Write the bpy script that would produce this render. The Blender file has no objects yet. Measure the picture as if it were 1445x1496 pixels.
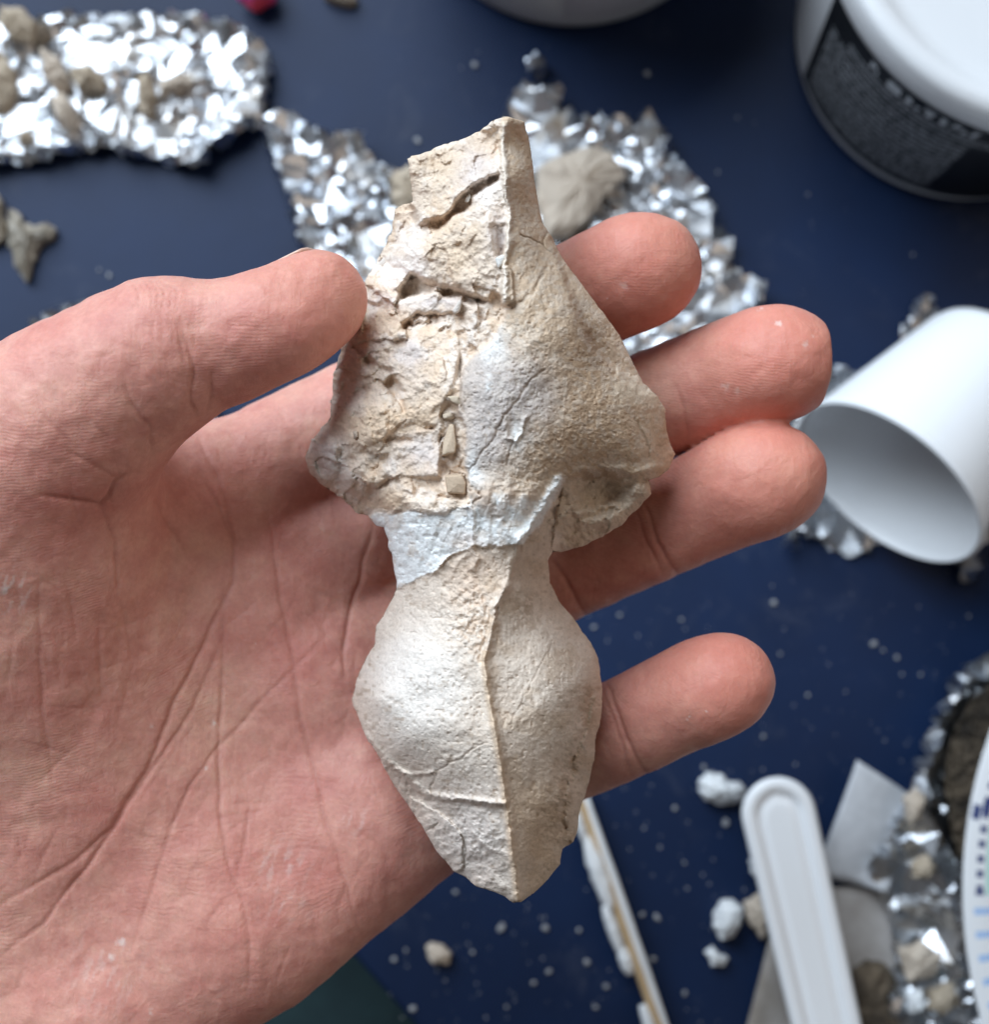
import bpy, bmesh, math, random
import numpy as np
from mathutils import Vector, Matrix
from mathutils.geometry import delaunay_2d_cdt

random.seed(7)
sc = bpy.context.scene
COL = sc.collection

# ------------------------------------------------------------------ camera
FPX, CX, CY = 1750.0, 722.5, 748.0          # focal length in photo pixels, centre
D0 = 175.0                                  # mm from lens to the held fossil
TABLE_D, PITCH = 385.0, math.radians(6.0)   # mm from lens to table, tilt from straight down
CAM_LOC = Vector((0.0, -TABLE_D*math.sin(PITCH), TABLE_D*math.cos(PITCH)))/1000.0
CAM_ROT = Matrix.Rotation(PITCH, 3, 'X')
cam_data = bpy.data.cameras.new('camera')
cam = bpy.data.objects.new('camera', cam_data); COL.objects.link(cam)
cam.location = CAM_LOC
cam.rotation_euler = (PITCH, 0, 0)
cam_data.sensor_fit = 'HORIZONTAL'
cam_data.sensor_width = 36.0
cam_data.lens = 36.0*FPX/1445.0
cam_data.clip_start = 0.01
cam_data.clip_end = 20.0
cam_data.dof.use_dof = True
cam_data.dof.focus_distance = 0.166
cam_data.dof.aperture_fstop = 20.0
sc.camera = cam

# ------------------------------------------------------------------ light
world = bpy.data.worlds.new('World'); sc.world = world
world.use_nodes = True
bg = world.node_tree.nodes['Background']
bg.inputs['Color'].default_value = (0.86, 0.83, 0.84, 1)
bg.inputs['Strength'].default_value = 0.105

def area_lamp(name, loc, target, sx, sy, power, color):
    d = bpy.data.lights.new(name, 'AREA'); d.shape = 'RECTANGLE'
    d.size = sx; d.size_y = sy; d.energy = power; d.color = color
    o = bpy.data.objects.new(name, d); COL.objects.link(o)
    o.location = loc
    o.rotation_euler = (Vector(target)-Vector(loc)).to_track_quat('-Z', 'Y').to_euler()
    return o
# daylight through a tall window up and to the left
area_lamp('window_light', (-0.72, 0.98, 1.15), (0, 0, 0.12), 1.5, 1.6, 58.0, (0.765, 0.88, 1.0))
# warm light from the room on the other side
area_lamp('room_light', (1.3, 0.1, 1.3), (0, 0, 0.1), 1.4, 1.4, 5.0, (1.0, 0.83, 0.68))

sc.view_settings.view_transform = 'Standard'
sc.view_settings.look = 'None'
sc.view_settings.gamma = 1.0
sc.view_settings.use_curve_mapping = False
sc.view_settings.exposure = 0.0
sc.cycles.use_denoising = True
sc.cycles.max_bounces = 8

# ------------------------------------------------------------------ helpers
ROT = np.array(CAM_ROT); LOC = np.array(CAM_LOC)*1000.0
def to_world(P):
    """held things are measured in mm across and towards the lens; returns metres in the world"""
    P = np.asarray(P, float)
    Q = np.stack([P[..., 0], P[..., 1], P[..., 2]-D0], -1)
    return (Q @ ROT.T + LOC)/1000.0
def lift(px, py, h):
    px, py, h = np.broadcast_arrays(np.asarray(px, float), np.asarray(py, float), np.asarray(h, float))
    d = D0-h
    return np.stack([(px-CX)/FPX*d, -(py-CY)/FPX*d, h], -1)
def table(px, py, z=0.0):
    """point at height z (mm) over the table, world metres"""
    r = ROT @ np.array([(px-CX)/FPX, -(py-CY)/FPX, -1.0])
    t = (z-LOC[2])/r[2]
    return Vector((LOC+r*t)/1000.0)

def prop(o, label=None, cat=None, group=None, kind=None):
    if label: o['label'] = label
    if cat: o['category'] = cat
    if group: o['group'] = group
    if kind: o['kind'] = kind
    return o
def empty(name, loc):
    o = bpy.data.objects.new(name, None); COL.objects.link(o); o.location = loc
    o.empty_display_size = 0.01
    return o
def mesh_obj(name, V, F, mat, parent=None, smooth=True, attrs=None, normals=None, loc=None):
    """V world metres; placed relative to the parent or to loc"""
    V = np.asarray(V, float)
    off = np.array(parent.location) if parent is not None else (np.array(loc) if loc is not None else np.zeros(3))
    me = bpy.data.meshes.new(name)
    V = V-off
    if isinstance(F, np.ndarray):
        n, k = F.shape
        me.vertices.add(len(V)); me.vertices.foreach_set('co', V.astype(np.float32).ravel())
        me.loops.add(n*k); me.loops.foreach_set('vertex_index', F.astype(np.int32).ravel())
        me.polygons.add(n); me.polygons.foreach_set('loop_start', np.arange(n, dtype=np.int32)*k)
        me.update(calc_edges=True)
    else:
        me.from_pydata([tuple(v) for v in V], [], F)
    me.validate()
    me.polygons.foreach_set('use_smooth', [smooth]*len(me.polygons))
    for an, arr in (attrs or {}).items():
        arr = np.asarray(arr, np.float32)
        if arr.ndim == 2:
            a = me.color_attributes.new(an, 'FLOAT_COLOR', 'POINT')
            a.data.foreach_set('color', np.concatenate([arr, np.ones((len(arr), 1), np.float32)], 1).ravel())
        else:
            a = me.attributes.new(an, 'FLOAT', 'POINT'); a.data.foreach_set('value', arr)
    if normals is not None:
        me.normals_split_custom_set_from_vertices(np.asarray(normals, float).tolist())
    me.materials.append(mat)
    o = bpy.data.objects.new(name, me); COL.objects.link(o)
    if parent is not None: o.parent = parent
    elif loc is not None: o.location = loc
    return o

# value noise -------------------------------------------------------
_NC = {}
def vnoise(x, y, scale, seed):
    rng = np.random.RandomState(seed); T = rng.rand(256, 256).astype(np.float32)*2-1
    u = np.asarray(x)/scale+1000; v = np.asarray(y)/scale+1000
    i = np.floor(u).astype(int); j = np.floor(v).astype(int)
    fu = u-i; fv = v-j
    fu = fu*fu*fu*(fu*(fu*6-15)+10); fv = fv*fv*fv*(fv*(fv*6-15)+10)
    a = T[i & 255, j & 255]; b = T[(i+1) & 255, j & 255]; c = T[i & 255, (j+1) & 255]; d = T[(i+1) & 255, (j+1) & 255]
    return (a*(1-fu)+b*fu)*(1-fv)+(c*(1-fu)+d*fu)*fv
def fbm(x, y, scale, seed, octv=4, gain=0.5):
    if np.ndim(x) == 2 and seed in (141, 142, 211, 212):
        key = (seed, scale, octv, x.shape)
        if key not in _NC: _NC[key] = _fbm(x, y, scale, seed, octv, gain)
        return _NC[key]
    return _fbm(x, y, scale, seed, octv, gain)
def _fbm(x, y, scale, seed, octv=4, gain=0.5):
    s = 0; a = 1.0; t = 0
    for k in range(octv):
        s = s+a*vnoise(x+13.7*k, y-7.1*k, scale/2**k, seed+k); t += a; a *= gain
    return s/t
def facets(x, y, scale, seed):
    """broken-rock relief: tilted planes on jittered cells; returns height, edge distance"""
    rng = np.random.RandomState(seed)
    J = rng.rand(64, 64, 2); N = (rng.rand(64, 64, 2)-.5)*2; O = rng.rand(64, 64)-.5
    u = np.asarray(x)/scale+640; v = np.asarray(y)/scale+640
    iu = np.floor(u).astype(int); iv = np.floor(v).astype(int)
    b1 = np.full(u.shape, 9.0); b2 = np.full(u.shape, 9.0); hh = np.zeros(u.shape)
    for a in (-1, 0, 1):
        for b in (-1, 0, 1):
            p = (iu+a) & 63; q = (iv+b) & 63
            du = u-(iu+a+J[p, q, 0]); dv = v-(iv+b+J[p, q, 1])
            d = du*du+dv*dv
            hn = O[p, q]+N[p, q, 0]*du*.7+N[p, q, 1]*dv*.7
            m = d < b1
            b2 = np.where(m, b1, np.minimum(b2, d)); hh = np.where(m, hn, hh); b1 = np.where(m, d, b1)
    return hh, np.sqrt(b2)-np.sqrt(b1)
def seg_dist(x, y, pts):
    best = np.full(np.shape(x), 1e9); along = np.zeros(np.shape(x)); L = 0
    side = np.zeros(np.shape(x))
    for (ax, ay), (bx, by) in zip(pts[:-1], pts[1:]):
        dx, dy = bx-ax, by-ay; l2 = dx*dx+dy*dy+1e-9
        t = np.clip(((x-ax)*dx+(y-ay)*dy)/l2, 0, 1)
        d = np.hypot(x-ax-t*dx, y-ay-t*dy)
        m = d < best
        along = np.where(m, L+t*math.sqrt(l2), along)
        side = np.where(m, np.sign((x-ax)*dy-(y-ay)*dx), side)
        best = np.where(m, d, best); L += math.sqrt(l2)
    return best, along/max(L, 1e-6), side
def inside_poly(x, y, pts):
    c = np.zeros(np.shape(x), bool); n = len(pts)
    for i in range(n):
        ax, ay = pts[i]; bx, by = pts[(i+1) % n]
        if ay == by: continue
        m = ((ay > y) != (by > y)) & (x < (bx-ax)*(y-ay)/(by-ay)+ax)
        c ^= m
    return c
def poly_sd(x, y, pts):
    """positive inside"""
    d, _, _ = seg_dist(x, y, list(pts)+[pts[0]])
    return np.where(inside_poly(x, y, pts), d, -d)
def smooth01(t):
    t = np.clip(t, 0, 1); return t*t*(3-2*t)
def vert_normals(V, F):
    a = V[F[:, 2]]-V[F[:, 0]]; b = V[F[:, 3]]-V[F[:, 1]]
    n = np.cross(a, b); N = np.zeros_like(V)
    for k in range(4):
        for c in range(3):
            N[:, c] += np.bincount(F[:, k], n[:, c], minlength=len(V))
    return N/(np.linalg.norm(N, axis=1, keepdims=True)+1e-12)

# materials ---------------------------------------------------------
def new_mat(name):
    m = bpy.data.materials.new(name); m.use_nodes = True
    nt = m.node_tree; b = nt.nodes['Principled BSDF']
    return m, nt, b
def nd(nt, kind, **kw):
    n = nt.nodes.new(kind)
    for k, v in kw.items():
        if k.startswith('i_'): n.inputs[k[2:].replace('_', ' ')].default_value = v
        else: setattr(n, k, v)
    return n
def ramp(nt, stops, fac):
    r = nt.nodes.new('ShaderNodeValToRGB'); e = r.color_ramp.elements
    while len(e) < len(stops): e.new(0.5)
    for k, (p, c) in enumerate(stops):
        e[k].position = p; e[k].color = (*c, 1) if len(c) == 3 else c
    nt.links.new(fac, r.inputs['Fac']); return r
def mixc(nt, fac, a, b, mode='MIX'):
    m = nt.nodes.new('ShaderNodeMix'); m.data_type = 'RGBA'; m.blend_type = mode
    for s, v in ((m.inputs['Factor'], fac), (m.inputs['A'], a), (m.inputs['B'], b)):
        if hasattr(v, 'is_output'): nt.links.new(v, s)
        elif isinstance(v, (int, float)): s.default_value = v
        else: s.default_value = (*v, 1)
    return m.outputs['Result']
def noise(nt, scale, detail=4, rough=.55, vec=None, dist=0):
    n = nd(nt, 'ShaderNodeTexNoise', i_Scale=scale, i_Detail=detail, i_Roughness=rough, i_Distortion=dist)
    if vec is not None: nt.links.new(vec, n.inputs['Vector'])
    return n
def bump(nt, b, h, strength, dist, prev=None):
    n = nd(nt, 'ShaderNodeBump', i_Strength=strength, i_Distance=dist)
    nt.links.new(h, n.inputs['Height'])
    if prev is not None: nt.links.new(prev, n.inputs['Normal'])
    nt.links.new(n.outputs['Normal'], b.inputs['Normal'])
    return n.outputs['Normal']
def simple_mat(name, c1, c2, scale, rough=.6, bstr=.3, bscale=None, metal=0, bdist=.0005, sss=0):
    m, nt, b = new_mat(name)
    tc = nd(nt, 'ShaderNodeTexCoord').outputs['Object']
    n = noise(nt, scale, 5, .6, tc)
    r = ramp(nt, [(.32, c1), (.68, c2)], n.outputs['Fac'])
    nt.links.new(r.outputs['Color'], b.inputs['Base Color'])
    b.inputs['Roughness'].default_value = rough; b.inputs['Metallic'].default_value = metal
    if sss:
        b.inputs['Subsurface Weight'].default_value = sss; b.inputs['Subsurface Radius'].default_value = (1, 1, 1)
        b.inputs['Subsurface Scale'].default_value = .001
    if bstr:
        n2 = noise(nt, bscale or scale*4, 5, .6, tc); bump(nt, b, n2.outputs['Fac'], bstr, bdist)
    return m

# ================================================================== the fossil skull
OUT = [(740,170),(765,178),(772,200),(778,240),(785,290),(792,325),(808,350),(820,375),(850,415),(880,455),(905,490),(925,530),(940,560),(960,580),(972,600),(974,625),(978,645),(985,662),(978,685),(962,697),(950,702),(951,722),(935,740),(910,765),(880,785),(850,798),(820,806),(808,805),(801,820),(803,850),(815,875),(835,900),(858,930),(875,962),(880,1000),(879,1040),(870,1085),(868,1110),(858,1150),(848,1180),(843,1215),(838,1230),(822,1240),(818,1262),(800,1285),(780,1305),(762,1317),(750,1318),(735,1308),(712,1300),(695,1295),(680,1282),(662,1272),(640,1245),(615,1205),(595,1175),(572,1140),(555,1105),(535,1075),(522,1045),(515,1020),(522,990),(535,960),(547,940),(550,915),(566,890),(576,870),(580,850),(575,820),(568,790),(560,770),(550,768),(540,755),(520,745),(500,730),(480,715),(462,705),(450,690),(447,665),(455,640),(470,625),(482,615),(485,590),(484,560),(495,525),(505,490),(515,460),(525,435),(535,410),(550,385),(560,365),(575,335),(578,305),(590,298),(600,295),(598,260),(596,232),(620,222),(660,208),(700,192),(722,177)]
CTRL = [(600,240,6),(660,220,6.5),(718,200,8.5),(742,176,10),(772,205,5),(744,260,13),(783,290,5),(747,350,15),(800,350,6),(748,440,17),(640,300,8),(582,320,1),(600,370,7),(680,370,11),(562,380,0),(640,450,9),(540,430,1),(700,470,14),(790,430,15.5),(850,425,7),(835,470,14),(895,500,6),(735,500,17),(690,560,16.5),(600,540,10),(530,520,4),(510,480,0),(490,560,-2),(560,600,9),(500,640,3),(455,660,-6),(470,700,-6),(520,700,3),(590,690,10),(640,640,12),(690,640,16.5),(760,600,17.5),(830,580,15.5),(890,590,11),(930,555,4),(965,610,0),(978,660,-4),(905,640,9.5),(950,660,3),(820,675,13.5),(750,680,16.5),(880,712,3.5),(932,712,1.5),(860,745,3),(915,745,0),(850,788,-.5),(818,798,-1),(690,720,15.5),(600,730,11),(562,762,3),(520,735,-3),
 (575,800,3),(600,800,8),(650,800,12),(700,780,15),(760,785,15),(788,790,10),(803,820,1),(580,850,2),(630,860,10),(700,850,14),(740,860,14.5),(780,860,7),(801,850,-1),
 (715,930,15.5),(712,970,16.2),(722,1040,16.8),(735,1130,16.2),(745,1200,14.8),(752,1260,12.5),(755,1312,9.5),
 (640,920,12),(600,950,10.2),(556,955,2),(521,1020,-5),(550,1020,6.5),(590,1020,11.6),(620,1020,13.6),(670,1020,15.9),(600,1080,11.2),(556,1088,3),(650,1100,14.2),(690,1150,14),(640,1150,9),(598,1160,1),(650,1200,6.5),(690,1230,10),(662,1263,2),(710,1290,8),(630,1220,1.5),
 (760,930,12.8),(800,930,9.6),(848,930,-1),(765,1000,15.4),(820,1000,12.6),(855,1000,6),(878,1010,-4),(800,1080,13.2),(845,1080,6),(868,1085,-3),(770,1150,13.6),(820,1160,8),(850,1150,-2),(800,1220,7),(835,1225,0),(780,1280,7),(815,1255,3)]

def build_skull_height():
    step = 1.25
    gx = np.arange(438, 992, step); gy = np.arange(162, 1326, step)
    X, Y = np.meshgrid(gx, gy, indexing='ij')
    # ragged outline
    pts = []
    n = len(OUT)
    for i in range(n):
        (ax, ay), (bx, by) = OUT[i], OUT[(i+1) % n]
        k = max(1, int(math.hypot(bx-ax, by-ay)/3))
        for j in range(k): pts.append((ax+(bx-ax)*j/k, ay+(by-ay)*j/k))
    P = np.array(pts)
    amp = np.where((P[:, 1] > 810), np.where(P[:, 0] < 620, 1.9, 1.2), np.where(P[:, 0] < 620, 3.4, 2.2))*np.where((P[:, 0] > 740) & (P[:, 1] < 560), .35, 1)
    P = P+np.stack([fbm(P[:, 0], P[:, 1], 22, 5, 4, .7)*amp*1.6, fbm(P[:, 0], P[:, 1], 22, 11, 4, .7)*amp*1.6], 1)
    ns = len(P)
    # signed distance to outline (chunked nearest point on the dense outline)
    best = np.full(X.shape, 40.0**2); bi = np.zeros(X.shape, int)
    I = np.zeros(X.shape, bool)
    for i in range(ns):
        a = P[i]; b = P[(i+1) % ns]
        i0, i1 = np.searchsorted(gx, [a[0]-40, a[0]+40]); j0, j1 = np.searchsorted(gy, [a[1]-40, a[1]+40])
        w_ = (slice(i0, i1), slice(j0, j1))
        d = (gx[i0:i1, None]-a[0])**2+(gy[None, j0:j1]-a[1])**2
        m = d < best[w_]; best[w_] = np.where(m, d, best[w_]); bi[w_] = np.where(m, i, bi[w_])
        if a[1] != b[1]:
            rows = (a[1] > gy) != (b[1] > gy)
            if rows.any():
                r = np.nonzero(rows)[0]
                xc = (b[0]-a[0])*(gy[r]-a[1])/(b[1]-a[1])+a[0]
                I[:, r] ^= gx[:, None] < xc[None, :]
    sd = np.sqrt(best)*np.where(I, 1, -1)

    # smooth body through the measured heights (thin-plate spline)
    C = np.array(CTRL, float); c = C[:, :2]/100; m = len(c)
    def U(r2): return np.where(r2 > 0, r2*np.log(r2+1e-12), 0)
    K = U(((c[:, None]-c[None])**2).sum(-1))+np.eye(m)*.01
    A = np.zeros((m+3, m+3)); A[:m, :m] = K; A[:m, m] = 1; A[:m, m+1:] = c; A[m, :m] = 1; A[m+1:, :m] = c.T
    w = np.linalg.solve(A, np.concatenate([C[:, 2], np.zeros(3)]))
    # warped coordinates make every drawn border ragged
    wx = X+fbm(X, Y, 24, 21, 5, .68)*6.5; wy = Y+fbm(X, Y, 24, 31, 5, .68)*6.5
    h = w[m]+w[m+1]*X/100+w[m+2]*Y/100
    for i in range(m):
        h += w[i]*U((X/100-c[i, 0])**2+(Y/100-c[i, 1])**2)

    base = h.copy()
    R = {}
    def region(name, pts, soft=4.0):
        x0, y0 = np.min(pts, 0)-25; x1, y1 = np.max(pts, 0)+25
        i0, i1 = np.searchsorted(gx, [x0, x1]); j0, j1 = np.searchsorted(gy, [y0, y1])
        out = np.zeros(X.shape)
        s = (slice(i0, i1), slice(j0, j1))
        out[s] = smooth01(poly_sd(wx[s], wy[s], pts)/soft+.5)
        R[name] = out
        return out
    face = region('face', [(736,160),(800,165),(1010,480),(1010,680),(962,810),(812,830),(804,800),(822,712),(790,716),(690,716),(680,700),(680,640),(668,590),(676,540),(715,500),(737,470),(746,452),(733,446),(733,380),(741,352),(741,300),(735,255),(728,205)], 5)
    plaster = region('plaster', [(540,752),(600,746),(650,750),(688,738),(680,700),(700,694),(720,706),(760,700),(790,706),(812,694),(825,702),(800,750),(766,796),(735,800),(690,800),(655,815),(630,838),(585,858),(560,862)], 6)
    brain = region('brain', [(560,860),(585,856),(632,836),(658,812),(690,798),(735,800),(766,794),(800,752),(830,800),(1000,860),(1000,1400),(400,1400),(400,900)], 5)
    matrix = np.clip(1-np.maximum(face, np.maximum(plaster, brain)), 0, 1)

    # broken matrix: blocks and chips
    f1, e1 = facets(wx, wy, 46, 3); f2, e2 = facets(wx+.4*wy, wy, 19, 9); f3, e3 = facets(wx, wy, 9, 14)
    rough = fbm(X, Y, 10, 41, 4, .6)
    ridg = 1-np.abs(fbm(X, Y, 26, 71, 4, .6))*2
    h += matrix*(f1*2.4+f2*.75+f3*.16+rough*.55+ridg*.5-np.clip(.03-e2, 0, 1)*.8+fbm(X, Y, 4.5, 45, 3, .7)*.22-.3)
    def plate(pts, dh, soft=4.0, mask=None):
        r = region('_', pts, soft); 
        nonlocal h
        h = h+dh*r*(1 if mask is None else mask)
        return r
    def flatten(pts, k=.7, dh=0, soft=5):
        """a clean plane fitted inside the border: pulls the surface back to the smooth body"""
        nonlocal h
        r = region('_', pts, soft)
        h = h*(1-k*r)+(base+dh)*k*r
        return r
    def lump(x, y, rx, ry, dh, pw=1.6):
        nonlocal h
        h = h+matrix*dh*np.exp(-(((wx-x)/rx)**2+((wy-y)/ry)**2)**pw)
    lump(668,368,46,50,2.4, 2.2); lump(536,618,36,36,2.4, 2.2); lump(474,672,24,38,3.4, 2.2); lump(524,700,22,24,2.4, 2.2); lump(505,545,22,26,1.4); lump(548,490,26,18,1.4); lump(560,410,30,18,1.2); lump(575,735,24,14,1.2); lump(478,645,16,14,1.0); lump(462,690,12,14,1.0)
    # ---- snout blocks
    flatten([(597,232),(640,216),(735,182),(731,255),(700,262),(672,285),(660,302),(648,316),(612,328),(602,295)], .6, 2.3, 7); h += R['_']*((Y-250)/70*1.1+(660-X)/70*.5)
    plate([(632,330),(650,318),(662,300),(674,285),(702,263),(731,256),(733,272),(700,283),(690,300),(668,312),(640,335)], -2.6, 8)
    flatten([(690,290),(712,272),(737,262),(741,330),(722,330),(705,300)], .7, .4, 6)
    flatten([(628,348),(665,310),(703,302),(722,330),(731,378),(724,420),(714,440),(690,432),(660,421),(612,409),(606,385)], .5, 2.3, 10)
    plate([(716,330),(738,330),(738,380),(724,375)], -1.0, 5)
    flatten([(600,335),(627,335),(612,402),(600,405),(575,418),(555,445),(532,440),(548,405),(578,365)], .55, .9, 4)
    plate([(560,378),(585,392),(580,402),(560,404),(548,402)], -1.2, 8)
    # ---- openings under the snout
    plate([(583,424),(602,402),(622,408),(636,418),(630,428),(606,430),(590,436)], -4.8, 8)
    plate([(636,426),(660,424),(700,434),(712,441),(690,444),(650,437)], -3.6, 7)
    flatten([(582,440),(606,432),(640,436),(676,434),(674,456),(640,458),(606,458),(582,476)], .8, 1.4, 4)
    plate([(590,480),(604,462),(610,456),(652,459),(653,472),(620,474)], -1.7, 6)
    for (bx, by, br) in ((604,470,6),(612,466,6),(622,468,7),(634,466,6),(645,467,6),(598,478,4)):
        d2 = ((X-bx)**2+(Y-by)**2)/br**2
        h += 1.5*np.sqrt(np.clip(1-d2, 0, 1))
    # ---- flat plates lower left
    flatten([(566,502),(600,484),(630,480),(656,488),(671,520),(662,558),(650,596),(638,622),(600,616),(590,590),(577,550)], .6, .9, 6)
    plate([(648,600),(662,560),(671,520),(676,540),(668,600)], -.8, 6)
    plate([(514,504),(540,524),(572,542),(590,574),(575,578),(552,562),(545,548),(526,528)], -1.8, 9)
    flatten([(510,520),(532,532),(548,556),(532,562),(500,572),(500,540)], .6, 1.0, 4)
    flatten([(522,490),(548,470),(575,488),(570,512),(545,515)], .6, 1.2, 4)
    flatten([(490,588),(540,574),(584,592),(573,606),(562,648),(546,664),(512,654),(494,622)], .4, 1.2, 9)
    flatten([(574,602),(612,600),(640,622),(622,624),(604,640),(567,646)], .5, .9, 7)
    flatten([(606,628),(642,624),(645,696),(606,698),(566,690),(570,650),(600,645)], .75, 1.0, 5)
    plate([(646,602),(674,606),(676,690),(648,694)], -1.1, 6)
    plate([(600,698),(645,698),(650,725),(610,730)], -.7, 6)
    flatten([(556,715),(590,705),(596,735),(560,740)], .6, 1.6, 6)
    flatten([(590,733),(640,728),(686,730),(684,742),(640,748),(596,746)], .7, 1.5, 4)
    flatten([(505,655),(540,668),(548,715),(520,712),(502,690)], .3, 1.2, 8)
    flatten([(452,650),(480,630),(496,650),(500,700),(470,705),(452,685)], .15, .8, 9)

    # ---- face bone: worn grain, pores, the step at its broken left border
    gr = fbm(X+.7*Y, Y-.7*X, 7, 51, 3, .6); pores = np.clip(vnoise(X, Y, 3.4, 61)-.55, 0, 1)
    h += face*(1.7+.10*gr+fbm(X, Y, 45, 52, 4, .55)*.35-pores*.5)
    worn = face*smooth01((fbm(X, Y, 60, 53, 3)+.15)*3)*smooth01((X-700)/80)*smooth01((Y-430)/60)
    h += worn*fbm(X, Y, 3.2, 54, 2, .7)*.13
    tq = fbm(X+.5*Y, Y-.5*X, 30, 55, 5, .62)*7; ft = np.floor(tq)+smooth01((tq-np.floor(tq)-.5)/.22+.5)
    h += face*(ft-tq*.6)*.11
    tb = fbm(X, Y, 42, 56, 5, .60)*6; fb = np.floor(tb)+smooth01((tb-np.floor(tb)-.5)/.2+.5)
    # smooth nasal wall below the ridge
    d, t, s = seg_dist(wx, wy, [(738,185),(735,215),(739,262),(745,330),(745,352),(738,385),(737,444)])
    h += np.exp(-(d/5)**2)*1.0
    rdg = np.exp(-(d/4.5)**2)
    rp = region('_', [(735,392),(744,388),(750,400),(750,440),(742,447),(734,440)], 4); h += rp*1.4
    # side wall facet under the brow line
    sidew = region('sidew', [(808,352),(838,440),(862,500),(905,552),(948,572),(990,560),(900,440),(830,350)], 14)
    h -= sidew*2.2
    d, t, s = seg_dist(X, Y, [(838,440),(850,470),(872,505),(898,532)]); h -= np.exp(-(d/9)**2)*1.1*np.sin(np.pi*np.clip(t, 0, 1))
    flatten([(902,538),(930,552),(960,580),(974,602),(966,600),(940,600),(912,596),(900,570)], .5, 2.2, 8)
    flatten([(915,605),(972,602),(980,655),(962,690),(935,665)], .45, 1.5, 8)
    # temporal hollow with a lip
    d2 = ((X-868)/52)**2+((Y-715)/30)**2
    h -= np.exp(-d2*1.2)*3.6
    d, t, s = seg_dist(wx, wy, [(826,700),(850,688),(890,686),(930,690),(958,684)]); h += np.exp(-(d/9)**2)*1.2
    d, t, s = seg_dist(wx, wy, [(818,748),(840,756),(870,752),(905,744),(940,722)]); h += np.exp(-(d/14)**2)*1.3
    d, t, s = seg_dist(wx, wy, [(818,742),(835,750),(846,757),(866,752),(890,745),(905,742),(930,735)]); h -= np.exp(-(d/3.5)**2)*1.5*smooth01((fbm(X, Y, 14, 91)+.3)*3)
    low = region('low', [(812,705),(826,700),(950,700),(955,740),(870,800),(806,812),(800,770)], 8)
    h += low*(fbm(X, Y, 24, 92, 4, .6)*1.8+fbm(X, Y, 8, 93, 3)*.55+f2*.8+f3*.2)

    # ---- plaster joint: trowelled, lumpy, with drag marks
    ph = plaster*np.where(X > 682, smooth01((Y-686)/40), 1)
    h += (1-face)*plaster*(X > 665)*smooth01((X-665)/30)*1.7*smooth01((770-Y)/50)
    h += ph*(.6+fbm(X*1.6, Y*.9, 17, 101, 4, .6)*.42-np.clip(vnoise(X, Y, 5, 103)-.6, 0, 1)*.6-np.clip(vnoise(X, Y, 9, 104)-.55, 0, 1)*.7)
    pl_edge = plaster*(1-plaster)*4
    h += pl_edge*.25*fbm(X, Y, 8, 102)
    d, t, s = seg_dist(wx, wy, [(686,735),(692,760),(694,785),(690,800),(700,815),(690,830)]); h += np.exp(-(d/4)**2)*.6
    d, t, s = seg_dist(wx, wy, [(816,699),(801,730),(778,768),(760,788)]); h += np.exp(-(d/6.5)**2)*1.7
    strip = np.exp(-(d/7.5)**4)
    # bone below shows through the thinned plaster
    d, t, s = seg_dist(wx, wy, [(632,838),(655,822),(665,830),(690,800)]); h += np.exp(-(d/4)**2)*.35

    # ---- braincase
    d, t, s = seg_dist(wx, wy, [(764,790),(745,835),(738,858)]); h += np.exp(-(d/7)**2)*.9
    crest = [(738,858),(724,886),(718,920),(707,965),(716,1030),(727,1090),(736,1150),(744,1210),(750,1265),(756,1316)]
    d, t, s = seg_dist(X+fbm(X, Y, 9, 111, 3)*1.6, Y, crest)
    prof = np.clip(1-d/13, 0, 1)
    h += prof*.8+np.exp(-(d/4.5)**2)*(.7+.35*fbm(X, Y, 16, 112, 3))
    d, t, s = seg_dist(X, Y, [(707,962),(718,925),(726,895)]); h -= np.exp(-((d-6)/3.2)**2)*.6*(s > 0)
    h += brain*(fbm(X, Y, 60, 121, 3)*.5+fbm(X, Y, 13, 122, 4, .6)*.16-np.clip(vnoise(X, Y, 4.2, 123)-.62, 0, 1)*.6-np.clip(vnoise(X, Y, 11, 124)-.6, 0, 1)*.6)
    h += brain*(fb-tb*.7)*.075
    scab = brain*np.exp(-(((X-690)/45)**2+((Y-900)/60)**2))
    h += scab*(fbm(X, Y, 8, 125, 3, .6)*.7)
    rb = brain*smooth01((X-(735+(Y-950)*.1))/40)*smooth01((Y-1080)/120)
    h += rb*fbm(X, Y, 12, 126, 4, .6)*.45
    # right border flaking band
    d, t, s = seg_dist(wx, wy, [(862,1010),(856,1060),(838,1110),(826,1150),(820,1200),(832,1232)]); flake = np.exp(-(d/15)**2); h -= np.exp(-(d/4.0)**2)*1.2*smooth01((fbm(X, Y, 18, 127, 3)+.45)*2.5); h += flake*fbm(X, Y, 9, 128, 4, .65)*1.0
    # nuchal line across the left side and the low plate behind it
    nl = [(535,1075),(560,1105),(590,1130),(625,1160),(670,1167),(735,1174)]
    d, t, s = seg_dist(X+fbm(X, Y, 14, 131, 3)*2, Y+fbm(X, Y, 14, 132, 3)*2, nl); h += np.exp(-(d/4.5)**2)*(.75+.3*vnoise(X, Y, 5, 133))
    d, t, s = seg_dist(X, Y, [(578,1123),(600,1131),(622,1130),(634,1128)]); h += np.exp(-(d/3)**2)*.45
    lowl = region('lowl', [(530,1085),(588,1138),(625,1166),(740,1178),(760,1330),(560,1330)], 8); h -= lowl*.8
    h += lowl*(1-smooth01((X-(700+(Y-1170)*.1))/50))*(fbm(X, Y, 18, 134, 4, .6)*.8)
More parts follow.
